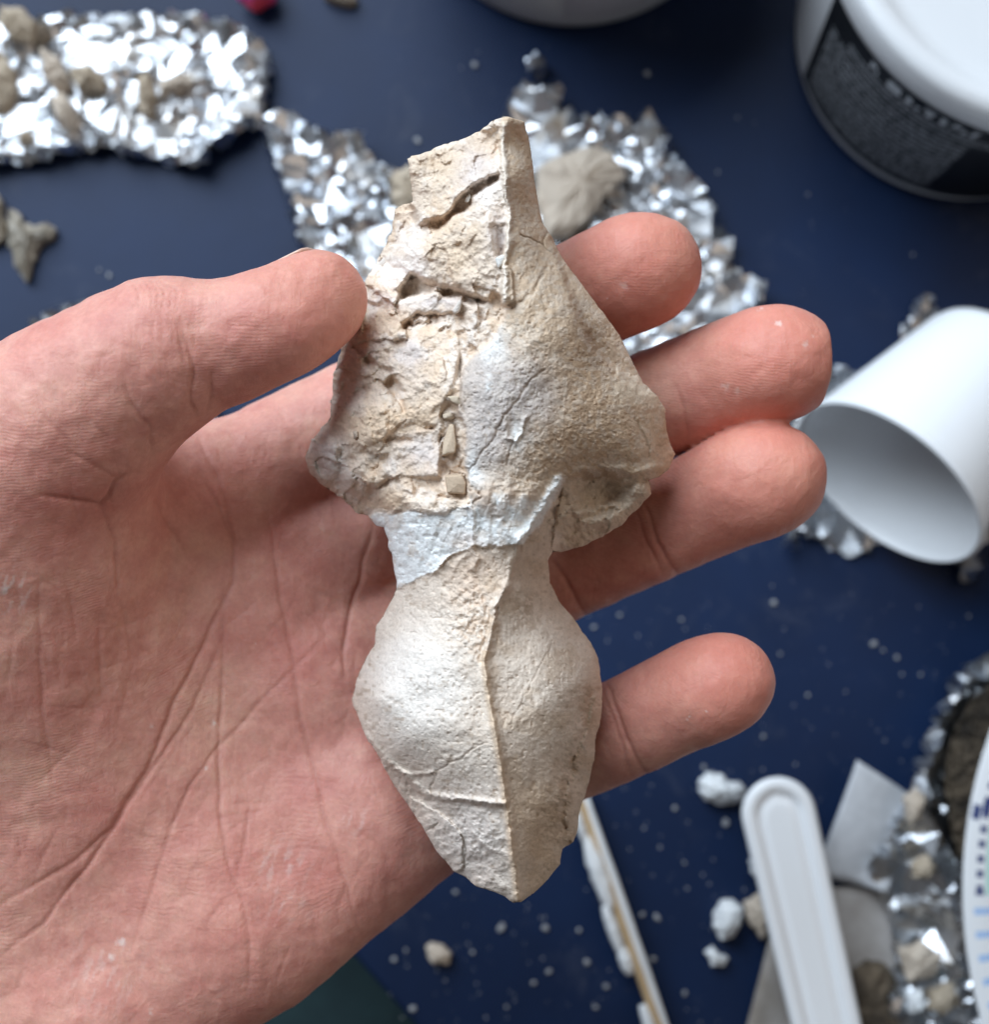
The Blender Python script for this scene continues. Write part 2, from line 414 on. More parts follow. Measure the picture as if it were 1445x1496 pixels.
    flk = region('_', [(600,1165),(640,1185),(668,1210),(678,1240),(676,1268),(660,1275),(600,1210)], 4); h += flk*.8
    d, t, s = seg_dist(X, Y, [(690,1215),(712,1238),(735,1245)]); h += np.exp(-(d/4)**2)*.35

    # ---- cracks
    CRK = []
    def crack(pts, wd, dep, jit=4.0):
        nonlocal h
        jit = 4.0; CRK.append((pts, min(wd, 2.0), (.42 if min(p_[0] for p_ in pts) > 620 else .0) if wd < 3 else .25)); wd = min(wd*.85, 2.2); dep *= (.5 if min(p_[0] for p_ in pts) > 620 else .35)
        d, t, s = seg_dist(X+fbm(X, Y, 12, 141, 3)*jit, Y+fbm(X, Y, 12, 142, 3)*jit, pts)
        h -= np.exp(-(d/wd)**2)*dep*(.55+.45*np.clip(1+vnoise(X, Y, 16, 143), 0, 1))
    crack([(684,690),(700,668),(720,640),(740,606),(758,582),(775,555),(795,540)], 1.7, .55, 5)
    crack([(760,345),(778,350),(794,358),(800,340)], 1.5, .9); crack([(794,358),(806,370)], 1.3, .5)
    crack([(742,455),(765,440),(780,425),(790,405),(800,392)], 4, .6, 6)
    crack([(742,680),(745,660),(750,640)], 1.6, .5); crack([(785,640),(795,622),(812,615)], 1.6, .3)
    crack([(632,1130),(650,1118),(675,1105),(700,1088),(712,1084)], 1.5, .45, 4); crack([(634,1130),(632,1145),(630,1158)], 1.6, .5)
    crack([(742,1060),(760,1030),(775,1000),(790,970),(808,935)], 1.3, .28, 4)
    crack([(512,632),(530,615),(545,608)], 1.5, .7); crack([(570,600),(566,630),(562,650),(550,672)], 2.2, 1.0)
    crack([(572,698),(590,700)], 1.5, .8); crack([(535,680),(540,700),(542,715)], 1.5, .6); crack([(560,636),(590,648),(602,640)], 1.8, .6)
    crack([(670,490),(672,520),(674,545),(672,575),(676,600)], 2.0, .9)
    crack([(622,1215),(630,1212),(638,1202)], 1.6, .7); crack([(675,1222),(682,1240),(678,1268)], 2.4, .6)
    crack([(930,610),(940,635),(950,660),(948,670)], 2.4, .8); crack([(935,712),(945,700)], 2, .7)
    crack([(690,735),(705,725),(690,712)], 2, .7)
    # small steps on the white plate: an oval scar
    d, t, s = seg_dist(wx, wy, [(738,620),(742,640),(755,645),(765,632),(766,610)]); h += np.exp(-(d/3)**2)*.5
    h -= np.exp(-(((X-748)/10)**2+((Y-622)/14)**2))*.5

    # wear: knock the sharpness off the rock steps, then put the grain back
    def box(a, r):
        for ax_ in (0, 1):
            p_ = np.concatenate([np.repeat(np.take(a, [0], ax_), r+1, ax_), a, np.repeat(np.take(a, [-1], ax_), r, ax_)], ax_)
            c_ = np.cumsum(p_, ax_); n_ = a.shape[ax_]
            a = (np.take(c_, np.arange(2*r+1, 2*r+1+n_), ax_)-np.take(c_, np.arange(0, n_), ax_))/(2*r+1)
        return a
    hb = box(box(h, 2), 2); mw = np.clip(matrix+low*face, 0, 1)*.5
    h = h*(1-mw)+hb*mw
    h += mw*(fbm(X, Y, 5, 46, 3, .7)*.34+fbm(X, Y, 15, 47, 4, .65)*.7)
    # soft rim round the whole outline
    e = np.clip(sd, 0, None)/10.0
    rr = np.where(Y > 860, 1.6, 1.1)
    q = np.clip(e/rr, 0, 1)
    h -= rr*(1-np.sqrt(np.clip(1-(1-q)**2, 0, 1)))

    # ---------------- colours of bone, matrix and plaster (linear albedo)
    def cc(*v): return np.array(v)
    n1 = smooth01(fbm(X, Y, 70, 201, 4)*1.6+.5)[..., None]; n2 = smooth01(fbm(X, Y, 22, 202, 4)*1.8+.5)[..., None]; n3 = smooth01(fbm(X, Y, 7, 203, 3)*1.8+.5)[..., None]
    cream, tan, gold = cc(.60,.515,.43), cc(.55,.44,.34), cc(.60,.46,.325)
    white, lav, brown, pink = cc(.70,.745,.765), cc(.46,.43,.43), cc(.25,.18,.125), cc(.56,.43,.36)
    col = cream*(1-n2)+tan*n2
    def tint(mask, c, k=1.0):
        nonlocal col
        a = np.clip(mask*k, 0, 1)[..., None] if mask.ndim == 2 else np.clip(mask*k, 0, 1)
        col = col*(1-a)+c*a
    def blob(x, y, rx, ry, pw=1.0, j=14): 
        return np.exp(-((((X+fbm(X, Y, 20, 211)*j-x)/rx)**2+((Y+fbm(X, Y, 20, 212)*j-y)/ry)**2)**pw))
    cell = smooth01((f1*1.4+.5))[..., None]
    col = col*(1-.5*cell)+(.5*cell)*(cc(.61,.50,.385)*n1+cc(.60,.55,.50)*(1-n1))
    tint(matrix*smooth01((fbm(X, Y, 26, 221, 4)-.05)*5), cc(.66,.62,.58), .55)
    for (x, y, a, b) in ((650,255,55,40),(670,370,45,50)): tint(blob(x, y, a, b), cc(.57,.465,.355), .75)
    for (x, y, a, b) in ((640,555,14,60),(535,620,40,34),(600,622,30,24),(580,735,30,20),(620,600,24,26)): tint(blob(x, y, a, b), gold, .6)
    for (x, y, a, b) in ((620,665,36,30),(600,520,26,20),(695,250,26,40),(730,350,14,40),(640,445,40,10),(480,670,30,40)): tint(blob(x, y, a, b), lav*1.12, .7)
    for (x, y, a, b) in ((606,392,14,50),(580,395,24,20),(715,285,24,20),(745,420,7,30),(565,440,30,10)): tint(blob(x, y, a, b, 1, 6), cc(.72,.69,.66), .8)
    tint(blob(545,665,14,12,1,10)*smooth01((fbm(X, Y, 10, 222)+.2)*3), cc(.22,.19,.17), .6)
    # face bone
    colf = cc(.57,.47,.365)*(1-n2)+cc(.51,.405,.30)*n2
    a = face[..., None]; col = col*(1-a)+colf*a
    for (x, y, ra, rb2) in ((715,560,55,75),(710,650,50,60),(780,590,50,60)): tint(face*blob(x, y, ra, rb2, 1.3), cc(.43,.415,.42), .75)
    for (x, y, ra, rb2) in ((870,600,55,80),(850,540,40,60),(820,650,60,40)): tint(face*blob(x, y, ra, rb2, 1.2), cc(.46,.345,.24), .7)
    for (x, y, ra, rb2) in ((865,710,48,24),(905,705,30,18),(848,470,13,36),(880,520,28,15),(865,500,16,24),(868,712,34,16)): tint(face*blob(x, y, ra, rb2, 1.2), brown, .55)  # hollow's shade painted in brown, along with the brown side wall band
    tint(face*smooth01((n3[..., 0]-.62)*4)*smooth01((X-690)/60), cc(.60,.56,.50), .35)
    for (x, y, ra, rb2) in ((720,500,16,30),(690,690,14,30),(757,635,12,20),(712,560,5,9)): tint(face*blob(x, y, ra, rb2, 1, 10), white, .8)
    tint(blob(930,572,34,20,1.4,8), cc(.60,.54,.44), .6)
    tint(low*face, cc(.54,.47,.385), .65)
    # plaster
    feather = np.where(X > 676, smooth01((Y-712+fbm(X, Y, 26, 233, 4, .6)*34)/26), 1)
    pm = plaster*feather*(.62+.38*smooth01((fbm(X, Y, 15, 231, 4)+.35)*3))
    tint(pm, white, .96)
    tint(plaster*blob(720,735,45,26)*smooth01((n2[..., 0]-.2)*3), cc(.58,.51,.46), .55)
    tint(plaster*blob(690,790,40,12), pink*1.1, .4)
    tint(strip*smooth01((fbm(X, Y, 6, 232)+.6)*3), cc(.72,.76,.775), .9)
    # braincase
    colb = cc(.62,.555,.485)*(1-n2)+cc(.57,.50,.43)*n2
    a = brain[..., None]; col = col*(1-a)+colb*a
    left = 1-smooth01((X-(715+(Y-950)*.12))/20+.5)  # left flank tinted paler, right browner: lit and shaded sides put into colour
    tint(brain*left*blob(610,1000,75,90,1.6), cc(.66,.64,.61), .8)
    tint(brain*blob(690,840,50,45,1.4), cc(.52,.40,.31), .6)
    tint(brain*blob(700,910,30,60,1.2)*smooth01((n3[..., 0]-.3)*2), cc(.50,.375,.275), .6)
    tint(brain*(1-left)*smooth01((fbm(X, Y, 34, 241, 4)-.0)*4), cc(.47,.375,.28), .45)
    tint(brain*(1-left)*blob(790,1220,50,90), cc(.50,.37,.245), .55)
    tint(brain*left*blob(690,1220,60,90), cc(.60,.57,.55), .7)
    d, t, s = seg_dist(X, Y, crest); tint(np.exp(-(d/6)**2)*(Y > 950), cc(.58,.42,.26), .5)
    tint(brain*np.clip(vnoise(X, Y, 6, 242)-.45, 0, 1)*smooth01((fbm(X, Y, 40, 243)+.1)*3), cc(.33,.25,.18), 1.1)
    tint(brain*flake*smooth01((n3[..., 0]-.35)*3), cc(.36,.28,.20), .55)
    tint(brain*blob(770,885,24,20)*smooth01((n3[..., 0]-.4)*3), cc(.33,.26,.19), .6)
    tint(np.clip(vnoise(X, Y, 5, 251)-.62, 0, 1)*(1-plaster), cc(.30,.22,.15), 1.2)
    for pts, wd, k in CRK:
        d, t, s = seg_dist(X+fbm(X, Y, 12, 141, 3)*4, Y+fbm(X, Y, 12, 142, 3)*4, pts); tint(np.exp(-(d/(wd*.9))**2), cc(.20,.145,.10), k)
    tint(rdg, cc(.70,.66,.60), .7)
    col = np.clip(cc(1.27,1.22,1.18)*col*(1+.10*fbm(X, Y, 5, 252, 3)[..., None]), 0, 1)
    return X, Y, P, sd, bi, h, col, dict(face=face, plaster=plaster, brain=brain)

m_bone, nt, b = new_mat('fossil_bone')
at = nd(nt, 'ShaderNodeAttribute', attribute_name='Col')
tc = nd(nt, 'ShaderNodeTexCoord').outputs['Object']
nz = noise(nt, 2600, 6, .7, tc)
cr = ramp(nt, [(.3, (.86, .84, .82)), (.7, (1.1, 1.1, 1.1))], nz.outputs['Fac'])
nt.links.new(mixc(nt, 1.0, at.outputs['Color'], cr.outputs['Color'], 'MULTIPLY'), b.inputs['Base Color'])
b.inputs['Roughness'].default_value = .85
b.inputs['Specular IOR Level'].default_value = .2
n2 = noise(nt, 1400, 8, .72, tc)
p0 = bump(nt, b, n2.outputs['Fac'], .6, .0004)
n3b = noise(nt, 520, 5, .7, tc)
bump(nt, b, n3b.outputs['Fac'], .15, .0005, p0)

def build_skull():
    X, Y, P, sd, bi, h, col, R = build_skull_height()
    nx, ny = X.shape
    cell_in = (sd[:-1, :-1] > 0) | (sd[1:, :-1] > 0) | (sd[:-1, 1:] > 0) | (sd[1:, 1:] > 0)
    PX = np.where(sd > 0, X, P[bi, 0]); PY = np.where(sd > 0, Y, P[bi, 1])
    V = lift(PX.ravel(), PY.ravel(), h.ravel())
    idx = np.arange(nx*ny).reshape(nx, ny)
    ci, cj = np.nonzero(cell_in)
    # camera-facing winding: x right, y down in the grid
    F = np.stack([idx[ci, cj], idx[ci, cj+1], idx[ci+1, cj+1], idx[ci+1, cj]], 1)
    a = V[F[:, 1]]-V[F[:, 0]]; c = V[F[:, 2]]-V[F[:, 0]]
    if np.cross(a, c)[:, 2].mean() < 0: F = F[:, ::-1]
    N = vert_normals(V, F)
    W = to_world(V); NW = N @ ROT.T
    root = empty('fossil_skull', to_world(np.array([0.0, -20.0, -8.0])))
    prop(root, 'cream fossil skull with a broken snout and white plaster joint, held in a bare hand', 'fossil skull')
    br = R['brain'].ravel()[F].mean(1) > .5; pl = (R['plaster'].ravel()[F].mean(1) > .5) & ~br
    fa = (R['face'].ravel()[F].mean(1) > .5) & ~br & ~pl
    crestx = 715+(Y-950)*.12
    lf = (X < crestx).ravel()[F].mean(1) > .5
    parts = [('braincase', br & lf, 'pale smooth bulging side of the braincase'), ('braincase', br & ~lf, 'beige shaded side of the braincase'),
             ('plaster_joint', pl, 'white plaster filling the narrow waist'), ('face_bone', fa, 'grey brown worn face bone'),
             ('broken_snout', ~br & ~pl & ~fa, 'tan broken snout filled with rock')]
    for name, mk, lab in parts:
        f = F[mk]; u, inv = np.unique(f.ravel(), return_inverse=True)
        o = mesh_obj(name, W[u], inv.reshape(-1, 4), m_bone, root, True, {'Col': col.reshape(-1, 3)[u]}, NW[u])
        o['label'] = lab
        if name == 'broken_snout': snout = o
    # underside: a second, deeper skin closing the same outline
    s2 = 8
    ring = np.array([P[i] for i in range(0, len(P), 2)])
    cen = np.array([[700, 600]]) 
    verts = []; faces = []; nr = len(ring)
    # ring heights taken from the front surface rim
    rim = lift(ring[:, 0], ring[:, 1], 0)
    ix = np.clip(((ring[:, 0]-438)/1.25).round().astype(int), 0, nx-1); iy = np.clip(((ring[:, 1]-162)/1.25).round().astype(int), 0, ny-1)
    rh = h[ix, iy]
    axis = np.interp(ring[:, 1], [170, 400, 600, 760, 830, 1000, 1200, 1318], [735, 690, 710, 690, 690, 710, 730, 752])
    layers = [(0.0, 0.3), (.08, 3.0), (.25, 6.5), (.5, 9.5), (.8, 11.0), (.97, 11.5)]
    for k, (t, dp) in enumerate(layers):
        x = ring[:, 0]*(1-t)+axis*t
        hh = np.maximum(rh, -6)*(1-t)+(-6)*t-dp if k else rh-.2
        hh = np.maximum(hh, -19)
        verts.append(lift(x, ring[:, 1], hh))
    Vb = np.concatenate(verts)
    for k in range(len(layers)-1):
        for i in range(nr):
            j = (i+1) % nr
            faces.append((k*nr+i, (k+1)*nr+i, (k+1)*nr+j, k*nr+j))
    mesh_obj('underside', to_world(Vb), np.array(faces), m_bone, root, True, {'Col': np.tile([.50, .42, .33], (len(Vb), 1))})
    # loose chips of bone stuck on the broken side
    def chip(pts, z0, z1, c, tip=None):
        k = len(pts); ctr = np.mean(pts, 0)
        vs = []; rg = np.random.RandomState(int(pts[0][0]+pts[0][1]))
        for (x, y) in pts: vs.append(lift(x, y, z0))
        for (x, y) in pts:
            x2, y2 = ctr+(np.array([x, y])-ctr)*.86; vs.append(lift(x2, y2, z1+rg.uniform(-.35, .35)))
        vs.append(lift(ctr[0], ctr[1], z1+.3))
        fs = [(i, (i+1) % k, k+(i+1) % k, k+i) for i in range(k)]+[(k+i, k+(i+1) % k, 2*k) for i in range(k)]
        fs = [f[::-1] for f in fs]
        o = mesh_obj('bone_chip', to_world(np.array(vs)), fs, m_bone, root, False, {'Col': np.tile(c, (2*k+1, 1))})
        bv = o.modifiers.new('bevel', 'BEVEL'); bv.width = .0002; bv.segments = 2
        o.parent = snout
    def hz(x, y): return h[int((x-438)/1.25), int((y-162)/1.25)]
    for pts, up, c in (([(657,616),(664,618),(668,650),(666,664),(645,668),(647,645)], 1.6, (.58,.46,.34)),
                       ([(649,694),(676,691),(683,706),(681,724),(652,722)], 1.5, (.58,.45,.33)),
                       ([(652,579),(671,577),(677,590),(674,596),(660,588)], 1.3, (.60,.50,.38)),
                       ([(645,605),(660,600),(667,606),(662,614),(647,613)], 1.1, (.58,.48,.37)),
                       ([(672,436),(676,440),(672,456),(664,460),(660,455)], 1.2, (.66,.60,.54)),
                       ([(563,372),(572,378),(560,392),(551,398),(549,388)], 1.0, (.68,.62,.56)),
                       ([(680,290),(686,281),(689,288),(684,297),(678,296)], 1.2, (.66,.62,.56)),
                       ([(722,377),(734,372),(741,372),(738,386),(727,394)], 1.2, (.72,.71,.68)),
                       ([(515,630),(523,628),(524,640),(517,643)], .8, (.55,.45,.36))):
        cx, cy = np.mean(pts, 0); z = hz(cx, cy)
        chip(pts, z-1.5, z+up, c)
    return root
skull = build_skull()

# ================================================================== the hand
def build_hand():
    VX = .62
    lo = np.array([-140., -130., -62.]); hi = np.array([50., 46., 30.])
    n = np.ceil((hi-lo)/VX).astype(int)+1
    ax = [lo[k]+np.arange(n[k])*VX for k in range(3)]
    BIG = 60.0
    def field(): return np.full(n, BIG, np.float32)
    def add(phi, a, b, ra, rb, k):
        """smooth union with a tapered capsule"""
        m = max(ra, rb)+max(k, 2)+3
        l = np.minimum(a, b)-m; u = np.maximum(a, b)+m
        s = []
        for q in range(3):
            i0 = max(0, int((l[q]-lo[q])/VX)); i1 = min(n[q], int((u[q]-lo[q])/VX)+2)
            if i1 <= i0: return
            s.append(slice(i0, i1))
        s = tuple(s)
        x = ax[0][s[0]][:, None, None]; y = ax[1][s[1]][None, :, None]; z = ax[2][s[2]][None, None, :]
        d = b-a; l2 = float(d @ d)+1e-9
        t = np.clip(((x-a[0])*d[0]+(y-a[1])*d[1]+(z-a[2])*d[2])/l2, 0, 1)
        dist = np.sqrt((x-a[0]-t*d[0])**2+(y-a[1]-t*d[1])**2+(z-a[2]-t*d[2])**2)-(ra+(rb-ra)*t)
        o = phi[s]
        if k > 0:
            q = np.clip(k-np.abs(o-dist), 0, None)/k
            phi[s] = np.minimum(o, dist)-q*q*k*.25
        else: phi[s] = np.minimum(o, dist)
    def ell(phi, c, r, k, sub=False):
        m = max(r)+k+3
        s = tuple(slice(max(0, int((c[q]-m-lo[q])/VX)), min(n[q], int((c[q]+m-lo[q])/VX)+2)) for q in range(3))
        x = ax[0][s[0]][:, None, None]; y = ax[1][s[1]][None, :, None]; z = ax[2][s[2]][None, None, :]
        g = np.sqrt(((x-c[0])/r[0])**2+((y-c[1])/r[1])**2+((z-c[2])/r[2])**2)
        dist = (g-1)*min(r)
        o = phi[s]
        if sub:
            q = np.clip(k-np.abs(-o-dist), 0, None)/k
            phi[s] = np.maximum(o, -dist)+q*q*k*.25
        else:
            q = np.clip(k-np.abs(o-dist), 0, None)/k
            phi[s] = np.minimum(o, dist)-q*q*k*.25
    def smin(a, b, k):
        q = np.clip(k-np.abs(a-b), 0, None)/k
        return np.minimum(a, b)-q*q*k*.25
    def L(c): return lift(c[0], c[1], c[2])
    def chain(phi, pts, k):
        for p, q in zip(pts[:-1], pts[1:]): add(phi, L(p), L(q), p[3], q[3], k)
    def spline(pts, m=6):
        P = np.array(pts, float); out = []
        for i in range(len(P)-1):
            p0 = P[max(i-1, 0)]; p1 = P[i]; p2 = P[i+1]; p3 = P[min(i+2, len(P)-1)]
            for j in range(m):
                t = j/m
                out.append(.5*((2*p1)+(-p0+p2)*t+(2*p0-5*p1+4*p2-p3)*t*t+(-p0+3*p1-3*p2+p3)*t**3))
        out.append(P[-1]); return out
    thumb = [(-190,1190,-20,17),(-60,860,-9,16.5),(5,715,1,16.8),(70,640,6,14.3),(150,575,9,12.0),(232,523,10,10.9),(285,508,10,9.0),(330,500,10,8.4),(400,472,10,7.6),(440,452,9,7.2),(466,438,8.5,6.7)]
    index = [(285,748,-22,12),(470,642,-27,10.4),(680,523,-28,9.5),(840,440,-18,9.1),(905,408,-12,8.7),(945,391,-9,8.0)]
    middle = [(390,860,-25,12),(600,745,-31,10.5),(800,655,-32,9.7),(1000,575,-18,8.9),(1090,543,-12,8.9),(1146,529,-8,8.2)]
    ring = [(470,985,-25,12),(650,905,-31,10.3),(815,830,-31,9.4),(985,757,-19,8.6),(1070,718,-12,8.6),(1129,695,-8,7.9)]
    pinky = [(545,1165,-22,12),(700,1130,-28,9.5),(822,1098,-26,8.4),(910,1063,-17,7.8),(1000,1020,-10,7.7),(1062,994,-6,6.9)]
    palm = field()
    for a, b in (((285,755,-23,12),(-60,1150,-25,14)), ((390,860,-26,12),(-20,1250,-27,14)), ((470,985,-26,12),(40,1330,-26,14)), ((545,1165,-23,12),(100,1420,-25,14)),
                 ((620,1202,-23,8.3),(508,1250,-22,10.6)), ((508,1250,-22,10.6),(358,1340,-20,12.8)), ((358,1340,-20,12.8),(155,1480,-20,15)), ((340,820,-26,11),(500,1080,-26,12)), ((200,950,-27,14),(330,1180,-26,14)),
                 ((155,1480,-20,15),(-280,1780,-28,20))):
        add(palm, L(a), L(b), a[3], b[3], 9)
    for a, b in (((20,1300,-28,19),(-500,1800,-34,26)), ((-120,1230,-28,19),(-560,1640,-34,26)), ((-500,1800,-34,26),(-900,2150,-36,28))):
        add(palm, L(a), L(b), a[3], b[3], 12)
    fing = field()
    for ch in (index, middle, ring, pinky):
        f = field(); chain(f, spline(ch, 4), .5)
        # fleshy pad under each tip
        t0, t1 = ch[-1], ch[-2]
        ell(f, L((t0[0]*.62+t1[0]*.38, t0[1]*.62+t1[1]*.38, t0[2]*.62+t1[2]*.38+1.4)), (t0[3]*1.0, t0[3]*.92, t0[3]*.95), 4)
        fing = smin(fing, f, .7)
    hand = smin(palm, fing, 7)
    th = field(); chain(th, spline(thumb, 4), .6)
    ell(th, L((395,480,13.2)), (8.0, 5.4, 5.0), 4)          # thumb pad
    ell(th, L((160,632,9)), (7, 7.5, 7), 4)                # soft flesh hanging over the web
    hand = smin(hand, th, 4)
    ell(hand, L((40,1010,-13)), (24, 34, 15), 14)          # thenar mound
    ell(hand, L((-10,820,-2)), (19, 22, 13), 12)
    ell(hand, L((330,1290,-14)), (14, 14, 6), 8)           # hypothenar mound
    # web between thumb and index
    f = field(); add(f, L((150,760,-8)), L((235,745,-18)), 9, 8, 3); hand = smin(hand, f, 6)
    for q in range(3):
        sl = [slice(None)]*3
        for e in (0, -1):
            sl[q] = e; hand[tuple(sl)] = np.maximum(hand[tuple(sl)], .5)
    # ---- surface nets on the cells the surface crosses
    s = hand < 0
    c8 = [(i, j, k) for i in (0, 1) for j in (0, 1) for k in (0, 1)]
    def corner(a, c): return a[c[0]:a.shape[0]-1+c[0], c[1]:a.shape[1]-1+c[1], c[2]:a.shape[2]-1+c[2]]
    cntb = np.zeros(np.array(n)-1, np.uint8)
    for c in c8: cntb += corner(s, c)
    act = (cntb > 0) & (cntb < 8)
    ids = np.full(act.shape, -1, np.int64); ids[act] = np.arange(act.sum())
    ii = np.stack(np.nonzero(act), 1)
    val = {c: hand[ii[:, 0]+c[0], ii[:, 1]+c[1], ii[:, 2]+c[2]].astype(float) for c in c8}
    pos = np.zeros((len(ii), 3)); cnt = np.zeros(len(ii))
    for q in range(3):
        o1, o2 = [(1, 2), (0, 2), (0, 1)][q]
        for u in (0, 1):
            for v in (0, 1):
                c0 = [0, 0, 0]; c0[o1] = u; c0[o2] = v; c1 = list(c0); c1[q] = 1
                p0 = val[tuple(c0)]; p1 = val[tuple(c1)]
                m = (p0 < 0) != (p1 < 0)
                pos[:, q] += np.where(m, p0/np.where(m, p0-p1, 1), 0)
                pos[:, o1] += m*u; pos[:, o2] += m*v; cnt += m
    V = lo+(ii+pos/cnt[:, None])*VX
    quads = []
    for q in range(3):
        o1, o2 = [(1, 2), (2, 0), (0, 1)][q]
        a = np.take(s, range(0, n[q]-1), q); b = np.take(s, range(1, n[q]), q)
        for flip in (False, True):
            e = np.stack(np.nonzero((a & ~b) if not flip else (b & ~a)), 1)
            e = e[(e[:, o1] > 0) & (e[:, o2] > 0) & (e[:, o1] < n[o1]-1) & (e[:, o2] < n[o2]-1)]
            def cell(d1, d2):
                c = e.copy(); c[:, o1] -= d1; c[:, o2] -= d2
                return ids[c[:, 0], c[:, 1], c[:, 2]]
            Q = np.stack([cell(1, 1), cell(0, 1), cell(0, 0), cell(1, 0)], 1)
            quads.append(Q if not flip else Q[:, ::-1])
    F = np.concatenate(quads)
    F = F[(F >= 0).all(1)]
    # light smoothing
    E = np.concatenate([F[:, [0, 1]], F[:, [1, 2]], F[:, [2, 3]], F[:, [3, 0]]])
    for it in range(3):
        S = np.zeros_like(V); C = np.bincount(E[:, 0], minlength=len(V))+np.bincount(E[:, 1], minlength=len(V))
        for c in range(3):
            S[:, c] = np.bincount(E[:, 0], V[E[:, 1], c], minlength=len(V))+np.bincount(E[:, 1], V[E[:, 0], c], minlength=len(V))
        V = V*.5+.5*S/np.maximum(C, 1)[:, None]
    # one level of subdivision for fine creases
    def relax(V, F, it, k):
        E = np.concatenate([F[:, [0, 1]], F[:, [1, 2]], F[:, [2, 3]], F[:, [3, 0]]])
        C = np.bincount(E[:, 0], minlength=len(V))+np.bincount(E[:, 1], minlength=len(V))
        for _ in range(it):
            S = np.stack([np.bincount(E[:, 0], V[E[:, 1], c], minlength=len(V))+np.bincount(E[:, 1], V[E[:, 0], c], minlength=len(V)) for c in range(3)], 1)
            V = V*(1-k)+k*S/np.maximum(C, 1)[:, None]
        return V
    nv_ = len(V); E4 = np.stack([F, np.roll(F, -1, 1)], -1).reshape(-1, 2)
    key = E4.min(1).astype(np.int64)*nv_+E4.max(1)
    uk, inv = np.unique(key, return_inverse=True); inv = inv.reshape(-1, 4)
    mid = (V[uk // nv_]+V[uk % nv_])*.5; fc = V[F].mean(1)
    ei = nv_+inv; fi = nv_+len(uk)+np.arange(len(F))
    F = np.concatenate([np.stack([F[:, k], ei[:, k], fi, ei[:, (k+3) % 4]], 1) for k in range(4)])
    V = relax(np.concatenate([V, mid, fc]), F, 3, .5)
    N = vert_normals(V, F)
    if (N[:, 2]*(V[:, 2]-V[:, 2].mean())).sum() < 0: F = F[:, ::-1].copy(); N = -N
    # ---- creases, folds and pores measured on the palm
    d = D0-V[:, 2]
    px = V[:, 0]/d*FPX+CX; py = CY-V[:, 1]/d*FPX
    front = np.clip(N[:, 2]*2.5+.4, 0, 1)
    isth = np.zeros(len(V))
    tp = np.array([L(p) for p in thumb[2:]])
    for a, b2 in zip(tp[:-1], tp[1:]):
        dd = b2-a; t = np.clip(((V-a) @ dd)/(dd @ dd), 0, 1)[:, None]
        isth = np.maximum(isth, (np.linalg.norm(V-a-t*dd, axis=1) < 16) & (V[:, 2] > -6))
    disp = np.zeros(len(V)); red = np.zeros(len(V)); pale = np.zeros(len(V))
    jx = px+fbm(px, py, 60, 301, 3)*4; jy = py+fbm(px, py, 60, 302, 3)*4
    def crease(pts, wd, dep, on=None, taper=True, rd=.6):
        wd = max(wd*.50, 2.3); dep = dep*.34
        P = np.array(pts); mk = (px > P[:, 0].min()-40) & (px < P[:, 0].max()+40) & (py > P[:, 1].min()-40) & (py < P[:, 1].max()+40)
        if on == 'thumb': mk &= isth > .5
        elif on == 'palm': mk &= isth < .5
        if not mk.any(): return
        dd, t, s_ = seg_dist(jx[mk], jy[mk], pts)
        k = np.sin(np.pi*np.clip(t*.94+.03, 0, 1))**.5 if taper else 1.0
        g = np.exp(-(dd/wd)**2)*k*front[mk]
        disp[mk] -= g*dep+np.exp(-(dd/(wd*3.4))**2)*k*front[mk]*dep*.55
        disp[mk] += np.exp(-((dd-2.6*wd)/(1.6*wd))**2)*k*front[mk]*dep*.10
        red[mk] = np.maximum(red[mk], np.exp(-(dd/(wd*1.2))**2)*k*front[mk]*rd)
    P_ = 'palm'; T_ = 'thumb'
    crease([(286,631),(316,693),(332,735),(342,790),(341,850),(302,936),(259,1023),(216,1122),(164,1208),(108,1256),(0,1321)], 6.5, .75, P_)
    crease([(324,936),(281,1040),(225,1118),(168,1208),(125,1265),(65,1347),(0,1394)], 6, .65, P_)
    crease([(475,928),(419,984),(376,1031),(320,1092),(276,1148),(250,1208),(229,1282),(207,1338),(190,1390)], 5, .5, P_)
    crease([(328,850),(326,971),(320,1083),(320,1183),(333,1260),(350,1308),(363,1368),(365,1437)], 5.5, .6, P_)
    crease([(390,735),(399,797),(411,880),(417,906),(428,971),(436,1044),(458,1122),(475,1196),(497,1260),(514,1325),(531,1368)], 6, .6, P_)
    crease([(544,780),(525,855),(510,893),(501,954),(505,990)], 6, .8, P_)
    crease([(367,1178),(354,1239),(346,1282)], 4.5, .4, P_); crease([(300,1352),(328,1312)], 4, .25, P_)
    crease([(56,850),(60,1044),(78,1152)], 6, .35, P_, rd=.3); crease([(143,893),(149,1023)], 6, .35, P_, rd=.3); crease([(173,870),(194,958)], 5, .3, P_, rd=.3); crease([(95,850),(112,936)], 5, .3, P_, rd=.3)
    crease([(187,697),(232,739),(270,801)], 6, .7, P_); crease([(290,690),(318,735),(345,800)], 5, .5, P_)
    crease([(200,690),(182,693),(168,702),(161,722),(147,740),(110,734),(60,724)], 6, .95); crease([(100,660),(137,680),(166,697)], 6, .4); crease([(150,745),(166,788),(170,880)], 5, .5)
    crease([(266,485),(282,539),(278,589),(288,612)], 6, .6, T_); crease([(307,543),(309,572),(299,606)], 5, .45, T_); crease([(179,548),(199,597),(220,626),(220,660)], 6, .4, T_); crease([(258,470),(262,500),(270,540)], 5, .35, T_)
    crease([(140,620),(158,640)], 4, .3, T_); crease([(60,600),(95,640),(110,655)], 5, .3)
